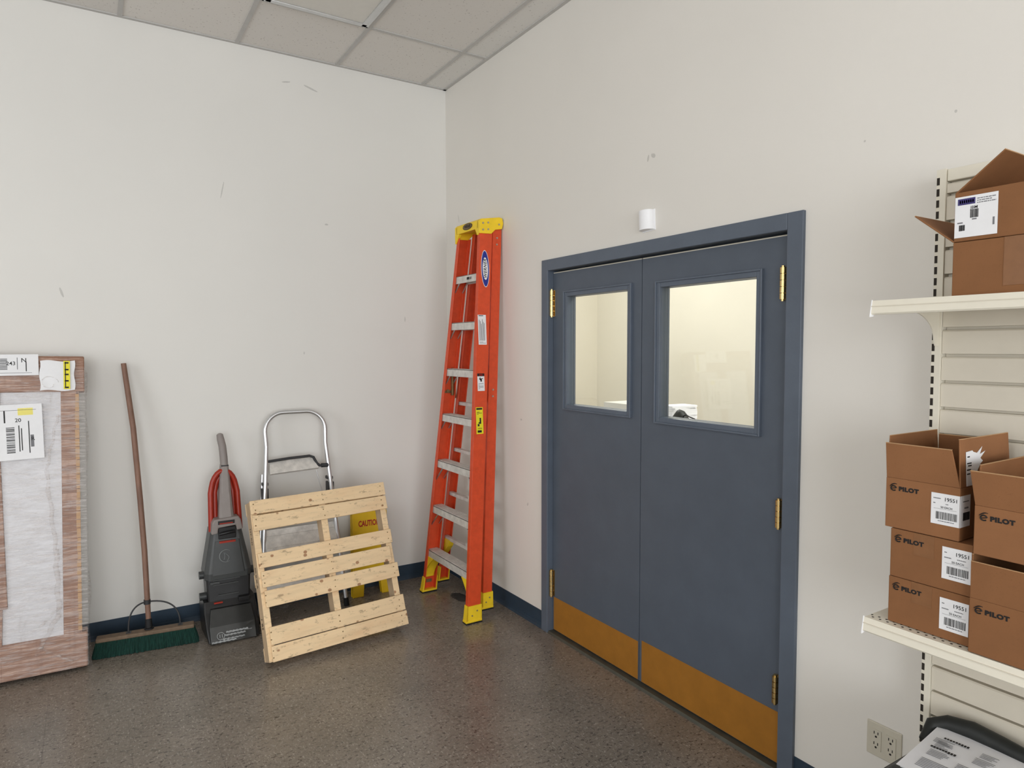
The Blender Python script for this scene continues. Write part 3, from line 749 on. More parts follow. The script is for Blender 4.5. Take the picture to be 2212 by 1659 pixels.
# ---------------------------------------------------------------- aluminium step stool, folded against the wall
def make_stool():
    t = thing('step_stool', 'folded aluminium step stool with hoop handrail behind the pallet', 'step stool', Matrix.Translation((-1.105, -.13, 0)))
    A = MB()
    def yy(z): return -.12 + .175 * z / 1.24      # front frame leans back to the wall
    hw = lambda z: .258 - .079 * min(z, 1.06) / 1.06
    pts = []
    for z in [0.02, .2, .4, .6, .8, .95, 1.03]: pts.append((-hw(z), yy(z), z))
    r = .115; zc = 1.237 - r - .004
    cx = hw(1.06) - r + .006
    for k in range(0, 10):
        a = math.pi - (math.pi / 2) * k / 9; pts.append((-cx + r * math.cos(a), yy(zc + r * math.sin(a)), zc + r * math.sin(a)))
    for k in range(0, 10):
        a = math.pi / 2 - (math.pi / 2) * k / 9; pts.append((cx + r * math.cos(a), yy(zc + r * math.sin(a)), zc + r * math.sin(a)))
    for z in [1.03, .95, .8, .6, .4, .2, .02]: pts.append((hw(z), yy(z), z))
    A.tube(pts, .0135, 14); A.build('handrail_frame', m_chrome, t)
    for sx in (-1, 1):
        f = MB(); z = .0; f.cyl((sx * hw(0), yy(0), 0), (sx * hw(.05), yy(.05), .05), .0165, 14); f.build('foot_cap', m_rubber, t)
        g = MB(); g.tube([(sx * (hw(z) + .012), yy(z) + .045 - .012 * z, z) for z in (.02, .3, .6, .8, .86)], .0115, 10); g.build('rear_leg', m_alu, t)
        k = MB(); k.box(sx * (hw(.8)) - .018, sx * hw(.8) + .018, yy(.8) - .004, yy(.8) + .05, .795, .815); k.box(sx * (hw(.76)) - .02, sx * hw(.76) + .02, yy(.76) - .002, yy(.76) + .052, .60, .78); k.build('side_bracket', m_grey_dark, t, .004)
    p = MB()      # top platform folded up, tilted
    a0, a1 = (-.165, yy(.90) - .02, .865), (.135, yy(.90) - .02, .875)
    p.hexa([(-.172, yy(.85) - .022, .868), (.125, yy(.85) - .022, .882), (.125, yy(.85) - .006, .868), (-.172, yy(.85) - .006, .856)],
           [(-.165, yy(.93) + .012, .935), (.095, yy(.93) + .012, .945), (.095, yy(.93) + .026, .938), (-.165, yy(.93) + .026, .928)])
    p.build('platform', m_step, t, .004)
    q = MB(); q.tube([(-.18, yy(.93) + .0, .94), (-.05, yy(.93) + .0, .95), (.075, yy(.93) + .0, .954), (.098, yy(.93) - .004, .945), (.118, yy(.9) - .004, .905), (.135, yy(.88) - .006, .890), (.19, yy(.88) - .006, .888)], .0085, 10)
    q.tube([(.145, yy(.88) - .006, .8895), (.185, yy(.88) - .006, .8885)], .0135, 12)
    q.build('platform_rail', m_grey_dark, t)
    s_ = MB(); s_.tube([(.112, yy(.85) - .004, .86), (.15, yy(.7), .70), (.17, yy(.55), .55)], .0032, 8); s_.build('stay_rod', m_alu, t)
    for (za, zb) in ((.40, .53), (.18, .225)):
        s_ = MB(); w_ = hw(za) - .012
        s_.hexa([(-w_, yy(za) - .03, za), (w_, yy(za) - .03, za), (w_, yy(za) - .014, za - .01), (-w_, yy(za) - .014, za - .01)], [(-w_, yy(zb) + .012, zb), (w_, yy(zb) + .012, zb), (w_, yy(zb) + .028, zb - .01), (-w_, yy(zb) + .028, zb - .01)])
        for k in range(2):
            f = (k + .5) / 2; z = za + (zb - za) * f; y_ = yy(za) - .03 + (yy(zb) + .042 - yy(za)) * f
            s_.box(-w_ + .004, w_ - .004, y_ - .0035, y_, z - .004, z + .001, 1)
        s_.box(-w_, w_, yy(za) - .034, yy(za) - .012, za - .028, za, 0)
        s_.build('step', [m_step, m_step], t, .002)
    MB().box(-hw(.06) , hw(.06), yy(.06) + .035, yy(.06) + .05, .10, .13).build('rear_brace', m_alu, t)
make_stool()

# ---------------------------------------------------------------- caution sign
def make_sign():
    M = frame((-.640, -.165, 0), (1, -.04, 0), (0, .115, .99))
    t = thing('caution_sign', 'yellow plastic floor sign reading CAUTION folded behind the pallet', 'sign', M)
    for (d, nm) in ((0, 'front_panel'), (.030, 'rear_panel')):
        b = MB()
        P = [(-.125, 0), (-.058, 0), (-.052, .012), (-.050, .085), (-.036, .102), (.036, .102), (.050, .085), (.052, .012), (.058, 0), (.125, 0), (.112, .58), (.098, .600), (.045, .600), (.045, .615), (-.045, .615), (-.045, .600), (-.098, .600), (-.112, .58)]
        # split into convex-ish prisms so the arch stays open
        b.prism([(-.136, .0), (-.062, 0), (-.053, .11), (-.133, .11)], 'y', d, d + .018); b.prism([(.062, 0), (.136, 0), (.133, .11), (.053, .11)], 'y', d, d + .018)
        b.prism([(-.133, .1095), (-.053, .1095), (.053, .1095), (.133, .1095), (.116, .555), (-.116, .555)], 'y', d, d + .018)
        b.prism([(-.116, .5549), (.116, .5549), (.104, .575), (-.104, .575)], 'y', d, d + .018)
        o = b.build(nm, m_sign, t, .004)
        if d == 0:
            x = MB(); x.box(-.118, -.112, -.006, 0, .12, .55); x.box(.112, .118, -.006, 0, .12, .55); build_each(x, 'raised_border', m_sign, o, .002)
            x = MB(); x.text('CAUTION', .052, 0, Matrix.Translation((-.004, -.0012, .472)), bold=.0018, sx=.62); x.build('lettering', m_red_ink, o)
    h = MB(); h.cyl((-.09, .024, .577), (.09, .024, .577), .006, 10); h.build('hinge_bar', m_sign, t)
make_sign()

# ---------------------------------------------------------------- pallet leaning on the stool
def make_pallet():
    s_ = .978
    o0 = Vector((-1.439, -.814, 0)); yaw, lean, roll = .079, .342, .010
    a = Vector((math.cos(yaw), math.sin(yaw), 0)); n0 = Vector((-math.sin(yaw), math.cos(yaw), 0)); up = Vector((0, 0, math.cos(lean))) + n0 * math.sin(lean)
    ax = a * math.cos(roll) + up * math.sin(roll); ay = up * math.cos(roll) - a * math.sin(roll)
    o = CAM + (o0 - CAM) * s_
    M = frame(o, ax, ay)    # local x along the boards, y into the depth, z up the pallet
    t = thing('wooden_pallet', 'raw pine pallet standing on edge, leaning on the step stool', 'pallet', M)
    B = [(.775, .851, 0, .797, 0), (.685, .769, .004, .795, 0), (.484, .567, .008, .790, .0), (.380, .467, .012, .766, 0), (.280, .363, .017, .798, 0), (.088, .175, .018, .800, 0), (0, .083, .016, .804, 0)]
    for (z0, z1, x0, x1, tilt) in B:
        b = MB(); r_ = random.Random(int(z0 * 1000))
        e = [r_.uniform(-.0035, .0035) for _ in range(4)]
        b.hexa([(x0 * s_, 0, (z0 + e[0]) * s_), (x1 * s_, 0, (z0 + e[1]) * s_), (x1 * s_, .0155, (z0 + e[1]) * s_), (x0 * s_, .0155, (z0 + e[0]) * s_)],
               [(x0 * s_, 0, (z1 + e[2]) * s_), (x1 * s_, 0, (z1 + e[3]) * s_), (x1 * s_, .0155, (z1 + e[3]) * s_), (x0 * s_, .0155, (z1 + e[2]) * s_)])
        bo = b.build('deck_board', m_wood, t, .003)
        nl = MB()
        for xx in (.020, .40, .766):
            for zz_ in (.3, .72):
                if xx * s_ > x1 * s_ - .01: continue
                nl.cyl(((xx + r_.uniform(-.008, .008)) * s_, -.0006, (z0 + (z1 - z0) * (zz_ + r_.uniform(-.06, .06))) * s_), ((xx) * s_, .004, (z0 + (z1 - z0) * zz_) * s_), .0034, 8)
        build_each(nl, 'nail', m_spread, bo)
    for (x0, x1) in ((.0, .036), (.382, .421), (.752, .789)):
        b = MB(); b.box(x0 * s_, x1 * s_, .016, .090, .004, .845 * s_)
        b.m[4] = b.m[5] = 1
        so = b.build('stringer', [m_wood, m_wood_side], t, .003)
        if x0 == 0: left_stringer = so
    # burnt-in marks along the outer face of the left stringer
    for (txt, z, s2) in (('HT KD', .66, .03), ('00 0 X A', .44, .03), ('1 B5', .20, .034)):
        k = MB(); k.text(txt, s2, 0, Matrix.Translation((-.0008, .056, z * s_)) @ Matrix(((0, 1, 0, 0), (0, 0, -1, 0), (-1, 0, 0, 0), (0, 0, 0, 1))), sx=1.0)
        k.build('stamped_lettering', m_ink, left_stringer)
    for (z0, z1) in ((.775, .845), (.39, .46), (.004, .075)):
        MB().box(.0, .789 * s_, .0905, .104, z0 * s_, z1 * s_).build('bottom_board', m_wood, t, .003)
make_pallet()

# ---------------------------------------------------------------- orange fibreglass step ladder, folded against the right wall
def make_ladder():
    O = Vector((-.20, -.605, 0))
    t = thing('step_ladder', 'tall orange fibreglass step ladder with yellow top, folded in the corner', 'ladder', Matrix.Translation(O))
    ZT = 2.33
    # world helper lines: front rail front edge x, outer y (right / left)
    fx = lambda z: -.343 + .1765 * z / 2.29
    yr = lambda z: -.925 + .145 * z / 2.29
    yl = lambda z: -.280 - .195 * z / 2.29
    def rail(x0f, depth, yf, sgn, z0, z1, nm, mat):
        # channel: web on the outer side, flanges turned inwards (sgn: +1 inward is +y)
        b = MB(); w, fl = .005, .034
        prof = [(0, 0), (depth, 0), (depth, fl), (depth - w, fl), (depth - w, w), (w, w), (w, fl), (0, fl)]
        rings = []
        for z in (z0, z1):
            rings.append([Vector((x0f(z) + a, yf(z) + sgn * c, z)) - O for a, c in prof])
        n = len(prof)
        vs_ = rings[0] + rings[1]
        fs = [(i, (i + 1) % n, n + (i + 1) % n, n + i) for i in range(n)]
        for base in (0, n):
            fs += [(base + 0, base + 1, base + 4, base + 5), (base + 1, base + 2, base + 3, base + 4), (base + 0, base + 5, base + 6, base + 7)]
        b.add(vs_, fs)
        return b.build(nm, mat, t, .0012, 1)
    rr = rail(fx, .085, yr, 1, .02, ZT, 'front_rail', m_orange); rl = rail(fx, .085, yl, -1, .02, ZT, 'front_rail', m_orange)
    bx = lambda z: -.213 + .141 * z / 2.29
    LB0, LB1 = -.242, -.500
    bd = .062
    yrb = lambda z: -.875 + .105 * z / 2.29
    ylb = lambda z: LB0 + (LB1 - LB0) * z / 2.29
    rear = rail(bx, bd, yrb, 1, .06, ZT + .03, 'rear_rail', m_orange); rail(bx, bd, ylb, -1, .06, ZT + .03, 'rear_rail', m_orange)
    # top cap: block with skirt, open below
    c = MB(); y0, y1 = -.785, -.463
    prof = [(-.172, 2.322), (-.172, 2.398), (-.160, 2.410), (-.03, 2.430), (-.010, 2.425), (-.003, 2.395), (-.012, 2.36), (-.06, 2.352), (-.088, 2.325)]
    for (ya, yb_) in ((y0, y0 + .03), (y1 - .03, y1)):
        c.prism([(x - O.x, z) for x, z in prof], 'y', ya - O.y, yb_ - O.y)
    c.prism([(x - O.x, z) for x, z in [(-.172, 2.352), (-.172, 2.398), (-.160, 2.410), (-.03, 2.430), (-.010, 2.425), (-.003, 2.395), (-.010, 2.375), (-.05, 2.375)]], 'y', y0 + .02 - O.y, y1 - .02 - O.y)
    c.prism([(y0 + .02 - O.y, 2.315), (y0 + .035 - O.y, 2.315), (y0 + .065 - O.y, 2.36), (y0 + .02 - O.y, 2.36)], 'x', -.1715 - O.x, -.15 - O.x)
    c.prism([(y1 - O.y, 2.296), (y1 - .012 - O.y, 2.296), (y1 - .055 - O.y, 2.353), (y1 - O.y, 2.353)], 'x', -.1715 - O.x, -.15 - O.x)
    cap = c.build('top_cap', m_yellow, t, .003); cap['label'] = 'yellow plastic top cap'
    k = MB()
    for (x, z) in ((-.148, 2.385), (-.112, 2.39), (-.148, 2.345), (-.112, 2.35), (-.035, 2.385)): k.cyl((x - O.x, y0 - .003 - O.y, z), (x - O.x, y0 + .004 - O.y, z), .006, 10)
    build_each(k, 'bolt', m_bolt, cap)
    Tf = frame((-.1735 - O.x, -.635 - O.y, 2.383), (0, -1, 0), (0, 0, 1)); e = MB()
    e.disc((0, 0, 0), .020, 28, 0, Tf, rx=.062); e.disc((0, -.0006, 0), .0165, 28, 1, Tf, rx=.056); e.text('WERNER', .024, 0, Tf @ Matrix.Translation((0, -.0012, 0)), shear=.2, bold=.0006, sx=.85)
    e.build('cap_emblem', [m_ink, m_spread, ], cap)
    # steps
    SZ = [2.085, 1.79, 1.495, 1.20, .895, .590, .292]
    for i, z in enumerate(SZ):
        s_ = MB(); x0 = fx(z) + .006; ya, yb_ = yr(z) + .006, yl(z) - .006; hgt = .046
        X = x0 - O.x
        s_.box(X, X + .076, ya - O.y, yb_ - O.y, z - .004, z, 0); s_.box(X, X + .004, ya - O.y, yb_ - O.y, z - hgt, z, 0); s_.box(X + .072, X + .076, ya - O.y, yb_ - O.y, z - hgt, z, 0)
        for q in range(6): s_.box(X + .008 + q * .012, X + .013 + q * .012, ya - O.y, yb_ - O.y, z, z + .002, 0)
        st = s_.build('step', m_step, t, .0012, 1)
        if i == 0: 
            l = MB(); Tl = frame((X - .0006, -.66 - O.y, z - .022), (0, -1, 0), (0, 0, 1)); l.box(-.03, .0, -.0006, 0, -.008, .008, 0, Tl); l.box(.004, .028, -.0006, 0, -.007, -.003, 0, Tl); l.box(.004, .03, -.0006, 0, .001, .006, 0, Tl); l.build('step_decal', m_ink, st)
        if i < 6:
            for (sg, yy_) in ((1, yr), (-1, yl)):
                b = MB(); L = .052 if i < 4 else .085
                for xo in (.012, .066):
                    p0 = Vector((x0 + xo, yy_(z) + sg * L, z - hgt + .004)) - O; p1 = Vector((fx(z - L) + xo + .004, yy_(z - L) + sg * .006, z - hgt - L)) - O
                    b.tube([p0, p1], .0045, 8)
                build_each(b, 'step_brace', m_alu, st)
    # rivets on the right rail where steps meet
    rv = MB()
    for z in SZ + [1.345, 1.33]:
        for xo in (.022, .06): rv.cyl((fx(z) + xo - O.x, yr(z) - .002 - O.y, z - .02), (fx(z) + xo - O.x, yr(z) + .003 - O.y, z - .02), .0045, 8)
    build_each(rv, 'rivet', m_orange, rr)
    for z in (2.25, 2.21, 1.40, 1.36): 
        pass
    r2 = MB()
    for z in (2.305, 2.265, 1.375, 1.335): r2.cyl((bx(z) + .03 - O.x, yrb(z) - .004 - O.y, z), (bx(z) + .03 - O.x, yrb(z) + .002 - O.y, z), .006, 8)
    build_each(r2, 'rivet', m_bolt, rear)
    # rear horizontals
    for z in (1.275, .965, .665, .36):
        b = MB(); X = bx(z) + .012 - O.x; b.box(X, X + .03, yrb(z) + .006 - O.y, ylb(z) - .006 - O.y, z - .022, z, 0); b.box(X - .002, X + .03, -.66 - O.y, -.60 - O.y, z, z + .022, 0)
        b.build('rear_brace', m_step, t, .0015, 1)
    # spreader bars folded inside the left rails
    sp = MB(); sp.box(-.150 - O.x, -.138 - O.x, -.405 - O.y, -.385 - O.y, 1.30, 1.68); sp.box(-.180 - O.x, -.168 - O.x, -.425 - O.y, -.405 - O.y, 1.32, 1.50); sp.box(-.235 - O.x, -.155 - O.x, -.40 - O.y, -.393 - O.y, 1.335, 1.362)
    sp.cyl((-.200 - O.x, -.41 - O.y, 1.348), (-.200 - O.x, -.39 - O.y, 1.348), .012, 10)
    sp.build('spreader', m_spread, t, .002)
    sp = MB(); sp.box(-.150 - O.x, -.138 - O.x, -.80 - O.y, -.78 - O.y, 1.30, 1.68); sp.build('spreader', m_spread, t, .002)
    # yellow corner gussets between bottom step and rails
    for (xf, yr_, sg, nm) in ((lambda z: fx(z) + .005, yr, 1, 1), (lambda z: fx(z) + .005, yl, -1, 1)):
        g = MB(); zt = .248; n = 9; outer = []; inner = []
        for q in range(n + 1):
            f = q / n; z = .10 + (zt - .10) * f
            outer.append((yr_(z) + sg * .006 - O.y, z)); inner.append((yr_(z) + sg * (.010 + .10 * f ** 1.8) - O.y, z))
        for (xa, xb) in ((.0, .005), (.064, .069)):
            for q in range(n):
                zA, zB = outer[q][1], outer[q + 1][1]
                g.hexa([(xf(zA) + xa - O.x, outer[q][0], zA), (xf(zA) + xb - O.x, outer[q][0], zA), (xf(zA) + xb - O.x, inner[q][0], zA), (xf(zA) + xa - O.x, inner[q][0], zA)],
                       [(xf(zB) + xa - O.x, outer[q + 1][0], zB), (xf(zB) + xb - O.x, outer[q + 1][0], zB), (xf(zB) + xb - O.x, inner[q + 1][0], zB), (xf(zB) + xa - O.x, inner[q + 1][0], zB)])
        for q in range(n):
            zA, zB = outer[q][1], outer[q + 1][1]; y0_, y1_ = inner[q][0], inner[q + 1][0]
            g.hexa([(xf(zA) - O.x, y0_ - sg * .004, zA), (xf(zA) + .069 - O.x, y0_ - sg * .004, zA), (xf(zA) + .069 - O.x, y0_, zA), (xf(zA) - O.x, y0_, zA)],
                   [(xf(zB) - O.x, y1_ - sg * .004, zB), (xf(zB) + .069 - O.x, y1_ - sg * .004, zB), (xf(zB) + .069 - O.x, y1_, zB), (xf(zB) - O.x, y1_, zB)])
        g.build('corner_gusset', m_yellow, t)
    g = MB(); zt = .34
    g.prism([(ylb(.34) - O.y, .345), (ylb(.34) - .10 - O.y, .345), (ylb(.34) - .075 - O.y, .30), (ylb(.24) - .012 - O.y, .23), (ylb(.24) - O.y, .23)], 'x', bx(.3) + .01 - O.x, bx(.3) + .05 - O.x)
    g.build('corner_gusset', m_yellow, t)
    # feet
    def foot(x0f, d, yf, sgn, z0, hgt, both):
        f = MB(); pr = .0055
        za, zb = z0 + .008, z0 + hgt
        for z_a, z_b, in ((za, zb),):
            def ring(z, e): return [Vector((x0f(z) - e, yf(z) - sgn * pr, z)) - O, Vector((x0f(z) + d + e * .6, yf(z) - sgn * pr, z)) - O, Vector((x0f(z) + d + e * .6, yf(z) - sgn * .0005, z)) - O, Vector((x0f(z) - e, yf(z) - sgn * .0005, z)) - O]
            f.loft([ring(z_a, .012), ring(z_b, .005)], smooth=False)
            def ring2(z, e): return [Vector((x0f(z) - e, yf(z) - sgn * pr, z)) - O, Vector((x0f(z) - .0005, yf(z) - sgn * pr, z)) - O, Vector((x0f(z) - .0005, yf(z) + sgn * .038, z)) - O, Vector((x0f(z) - e, yf(z) + sgn * .038, z)) - O]
            f.loft([ring2(z_a, .012), ring2(z_b, .005)], smooth=False)
            def ring3(z, e): return [Vector((x0f(z) + d + .0005, yf(z) - sgn * pr, z)) - O, Vector((x0f(z) + d + e, yf(z) - sgn * pr, z)) - O, Vector((x0f(z) + d + e, yf(z) + sgn * .038, z)) - O, Vector((x0f(z) + d + .0005, yf(z) + sgn * .038, z)) - O]
            f.loft([ring3(z_a, .010), ring3(z_b, .005)], smooth=False)
        lo = [Vector((x0f(z0) - .012, yf(z0) - sgn * .007, za)) - O, Vector((x0f(z0) + d + .010, yf(z0) - sgn * .007, za)) - O, Vector((x0f(z0) + d + .010, yf(z0) + sgn * .040, za)) - O, Vector((x0f(z0) - .012, yf(z0) + sgn * .040, za)) - O]
        f.hexa(lo, [p + Vector((0, 0, .012)) for p in lo])
        o = f.build('foot', m_yellow, t, .0015, 1); o['label'] = 'yellow plastic foot'
        p = MB(); p.hexa([q + Vector((0, 0, -.008)) for q in lo], [q + Vector((0, 0, -.0003)) for q in lo]); p.build('foot_pad', m_rubber, o)
        v = MB()
        zz_ = z0 + hgt * .5
        for (xx, dz) in ((d * .3, -.005), (d * .7, .02)): v.cyl((x0f(zz_) + xx - O.x, yf(zz_) - sgn * .0075 - O.y, zz_ + dz), (x0f(zz_) + xx - O.x, yf(zz_) - sgn * .004 - O.y, zz_ + dz), .0048, 8)
        build_each(v, 'rivet', m_bolt, o)
    foot(fx, .085, yr, 1, 0, .105, True); foot(fx, .085, yl, -1, 0, .105, True)
    foot(bx, bd, yrb, 1, .040, .105, True); foot(bx, bd, ylb, -1, .040, .105, True)
    # stickers on the outer face of the right front rail: local frame along the rail
    def sticker(zc, fx_off): 
        X = Vector((1, 0, 0)); Z = Vector((fx(1) - fx(0), yr(1) - yr(0), 1))
        return frame(Vector((fx(zc) + fx_off, yr(zc) - .0012, zc)) - O, X, Z)
    T0 = sticker(2.11, .0425); e = MB()
    e.disc((0, 0, 0), .112, 40, 0, T0, rx=.0285); e.disc((0, -.0005, 0), .108, 40, 1, T0, rx=.0255); e.disc((0, -.001, 0), .068, 40, 0, T0, rx=.0185)
    e.text('WERNER', .029, 2, T0 @ Matrix.Translation((0, -.0016, 0)) @ Matrix.Rotation(R(-90), 4, 'Y'), shear=.25, bold=.0005, sx=.92, sp=1.14)
    e.build('rail_emblem', [m_white, m_blue, m_ink], rr)
    T1 = sticker(1.65, .014)
    label_mesh(.056, .18, [('lines', .006, .172, .044, 1, .012, 1)] + [('r', .008 + .0068 * i, .022 + .004 * (i % 2), .0032, .128 - .012 * (i % 3), 2) for i in range(6)] + [('lines', .006, .014, .044, 2, .006, 2)], [m_white, m_ink, m_greyink], 'instruction_label', rr, T1)
    T1 = sticker(1.372, .018)
    label_mesh(.048, .105, [('r', 0, .088, .048, .017, 1), ('r', .012, .092, .024, .009, 3), ('r', .014, .066, .008, .014, 1), ('r', .02, .056, .010, .018, 1), ('r', .028, .072, .01, .004, 1), ('lines', .007, .042, .034, 5, .0075, 2)], [m_white, m_ink, m_greyink, m_red_ink], 'danger_label', rr, T1)
    T1 = sticker(1.115, .019)
    label_mesh(.048, .16, [('r', .004, .145, .040, .011, 1), ('lines', .007, .13, .034, 3, .007, 1), ('r', .024, .06, .010, .036, 1), ('r', .010, .046, .012, .014, 1), ('r', .016, .062, .008, .008, 1), ('lines', .010, .034, .028, 2, .005, 1), ('r', .008, .008, .028, .014, 1)], [m_yel_label, m_ink], 'warning_label', rr, T1)
    d = MB(); Td = frame(Vector((fx(.09) + .02, yl(.09) - .0062, .06)) - O, (1, 0, 0), (0, 0, 1)); d.box(0, .04, -.001, 0, 0, .022, 0, Td); d.build('foot_decal', m_spread, rl)
make_ladder()

# ---------------------------------------------------------------- shelving unit along the right wall
XP = -.10          # front of the uprights
def make_shelving():
    y0, y1 = -3.338, -4.56
    t = thing('shelving_unit', 'cream metal wall shelving with slatted back panel and two shelves', 'shelving', Matrix.Translation((0, y0, 0)))
    def up(ya):
        b = MB(); b.box(XP, -.012, ya - .025, ya, 0, 2.138, 0)
        z = 2.115
        while z > .2:
            b.box(XP - .0006, XP, ya - .0088, ya - .0008, z - .021, z, 1); z -= .0318
        return b
    for ya in (0, y1 - y0 + .025):
        up(ya).build('upright', [m_cream, m_slot], t, .002)
    p = MB(); zs = [2.063 - .0766 * k for k in range(26)]
    L0, L1 = -.026, y1 - y0 + .026
    top = 2.096
    p.box(XP + .030, XP + .045, L1, L0, .16, 2.11)
    prev = top
    for z in zs + [.075]:
        a, b_ = prev, max(z + .006, .16)
        if a - b_ > .01: p.prism([(XP + .031, b_), (XP + .006, b_), (XP + .006, a - .004), (XP + .010, a), (XP + .031, a)], 'y', L1, L0)
        prev = z - .003
        if z < .17: break
    p.build('slat_panel', m_slat, t)
    MB().box(XP + .004, -.02, L1, L0, 2.102, 2.136).build('top_rail', m_cream, t, .003)
    def shelf(zt, lip):
        # deck, front lip, ends
        b = MB(); xa, xb = -.424, XP - .004; ya, yb = -.008, y1 - y0 + .008
        b.box(xa, xb, yb, ya, zt - .012, zt, 0)
        pr = [(xa + .002, zt - .0005), (xa - .004, zt + .001), (xa - .010, zt - lip + .004), (xa - .007, zt - lip), (xa + .004, zt - lip), (xa + .004, zt - lip + .006), (xa - .003, zt - lip + .008), (xa + .002, zt - .006)]
        b.prism(pr, 'y', yb, ya, 0)
        # price channel grooves and perforation
        b.box(xa - .0088, xa - .0050, yb, ya, zt - lip * .42, zt - lip * .36, 2)
        n = 60
        for k in range(n):
            y = ya - .014 - k * (ya - yb - .03) / n
            b.cyl((xa + .014, y, zt - .001), (xa + .014, y, zt + .0004), .0034, 6, 1); b.cyl((xa + .028, y + .01, zt - .001), (xa + .028, y + .01, zt + .0004), .0034, 6, 1)
        o = b.build('shelf', [m_cream, m_slot, m_slat], t)
        for yy in (ya + .001, yb - .001):
            k = MB(); k.prism([(xa - .013, zt - lip - .006), (xa + .004, zt - lip - .004), (xa + .006, zt - .004), (xa - .004, zt + .003)], 'y', yy - .0012, yy + .0016); k.build('end_cap', m_sensor, o)
            q = MB(); P = [(XP, zt - .013), (xa + .03, zt - .013), (xa + .03, zt - .019)]
            for j in range(9):
                a = math.pi / 2 * j / 8; P.append((XP - .16 + .135 * math.sin(a), zt - .105 + .083 * math.cos(a)))
            P += [(XP - .018, zt - .118), (XP, zt - .118)]
            q.prism(P, 'y', yy - .012 if yy > -.5 else yy + .009, yy - .009 if yy > -.5 else yy + .012); q.build('shelf_bracket', m_cream, o)
    shelf(1.750, .036); shelf(.898, .038)
    b = MB(); b.box(-.62, XP - .004, y1 - y0 + .004, -.004, .145, .16); b.box(-.60, -.585, y1 - y0 + .004, -.004, 0, .145); b.box(-.60, XP, -.02, -.004, 0, .145); b.build('base_deck', m_cream, t, .003)
make_shelving()

# ---------------------------------------------------------------- cardboard cartons
def logo_items(b, T):
    """rounded 'e' mark with a swoosh and the word next to it; origin at left middle"""
    T = T @ Matrix.Scale(.80, 4)
    b.text('PILOT', .0185, 0, T @ Matrix.Translation((.058, 0, -.001)), bold=.0013, sx=1.14, sp=1.13)
    b.tube([(.0105 + .0085 * math.cos(a), 0, -.001 + .0075 * math.sin(a)) for a in [R(10 + k * 17) for k in range(19)]], [.0021] * 19, 5, 0, T)
    b.tube([(.004, 0, -.0025), (.011, 0, -.001), (.018, 0, .0005)], .0014, 5, 0, T)
    b.tube([(-.002 + .023 * k / 8, 0, .0045 + .010 * math.sin(math.pi * .62 * k / 8)) for k in range(9)], [.0004 + .0016 * math.sin(math.pi * min(k + 1, 8) / 9) for k in range(9)], 5, 0, T)
def carton(label, loc, W, D, Hh, mat=m_card, open_=False, flaps=None, group=None, yaw=0, pilot=True, lab=None, name='cardboard_box'):
    """front faces -X. local x to the viewer's right (-Y world), y depth (+X world), z up; origin lower left front"""
    M = Matrix.Translation(loc) @ Matrix.Rotation(yaw, 4, 'Z') @ frame((0, 0, 0), (0, -1, 0), (0, 0, 1))
    t = thing(name, label, 'box', M, group)
    th = .0035
    b = MB()
    if open_:
        b.box(0, W, 0, th, 0, Hh); b.box(0, W, D - th, D, 0, Hh); b.box(0, th, th, D - th, 0, Hh); b.box(W - th, W, th, D - th, 0, Hh); b.box(th, W - th, th, D - th, 0, th)
    else:
        b.box(0, W, 0, D, 0, Hh)
    b.build('carton_body', mat, t, .0018)
    if not open_:
        s_ = MB(); s_.box(.002, W - .002, D / 2 - .025, D / 2 + .025, Hh, Hh + .0006); s_.box(W * .3, W * .3 + .05, -.0006, 0, Hh * .55, Hh); build_each(s_, 'tape', m_tape, t)
    for (side, ln, ang, trim) in (flaps or []):
        # ang: degrees from straight up, + leans outwards
        a = R(ang); s_, c_ = math.sin(a), math.cos(a); f = MB(); tr = trim
        if side == 'front':
            T = frame((0, 0, Hh), (1, 0, 0), (0, -s_, c_)); L = W
        elif side == 'back':
            T = frame((0, D - th, Hh), (1, 0, 0), (0, s_, c_)); L = W
        elif side == 'left':
            T = frame((0, D, Hh), (0, -1, 0), (-s_, 0, c_)); L = D
        else:
            T = frame((W, 0, Hh), (0, 1, 0), (s_, 0, c_)); L = D
        f.hexa([(.001, 0, 0), (L - .001, 0, 0), (L - .001, th, 0), (.001, th, 0)], [(.001 + tr[0], 0, ln), (L - .001 - tr[1], 0, ln), (L - .001 - tr[1], th, ln), (.001 + tr[0], th, ln)], 0, T)
        fo = f.build('flap', mat, t, .001)
        e = MB(); e.box(.001 + tr[0], L - .001 - tr[1], 0, th, ln, ln + .0012, 0, T); e.build('cut_edge', m_card_edge, fo)
    if pilot:
        k = MB(); logo_items(k, Matrix.Translation((.012, -.0008, Hh - .026))); k.build('printed_logo', m_ink, t)
    if lab:
        x, z, w_, h_ = lab
        items = [('lines', w_ * .08, h_ * .82, w_ * .26, 1, h_ * .07, 1), ('lines', w_ * .08, h_ * .66, w_ * .24, 1, h_ * .07, 1), ('t', '19551', w_ * .70, h_ * .82, h_ * .165, 2), ('lines', w_ * .52, h_ * .66, w_ * .3, 1, h_ * .06, 1), ('t', '50 EACH', w_ * .55, h_ * .56, h_ * .09, 2),
                 ('bar', w_ * .18, h_ * .17, w_ * .74, h_ * .24, 2, False), ('lines', w_ * .26, h_ * .10, w_ * .56, 1, h_ * .06, 1), ('r', w_ * .1, h_ * .50, w_ * .8, h_ * .006, 1)]
        label_mesh(w_, h_, items, [m_white, m_greyink, m_ink], 'shipping_label', t, Matrix.Translation((x, -.0008, z)))
    return t
ZS = .8995
GL = 'cartons stacked on the lower shelf'
b1 = carton('closed printed carton at the bottom of the left stack on the lower shelf', (-.400, -3.394, ZS), .196, .27, .1225, m_card, lab=(.128, .024, .066, .080), group=GL)
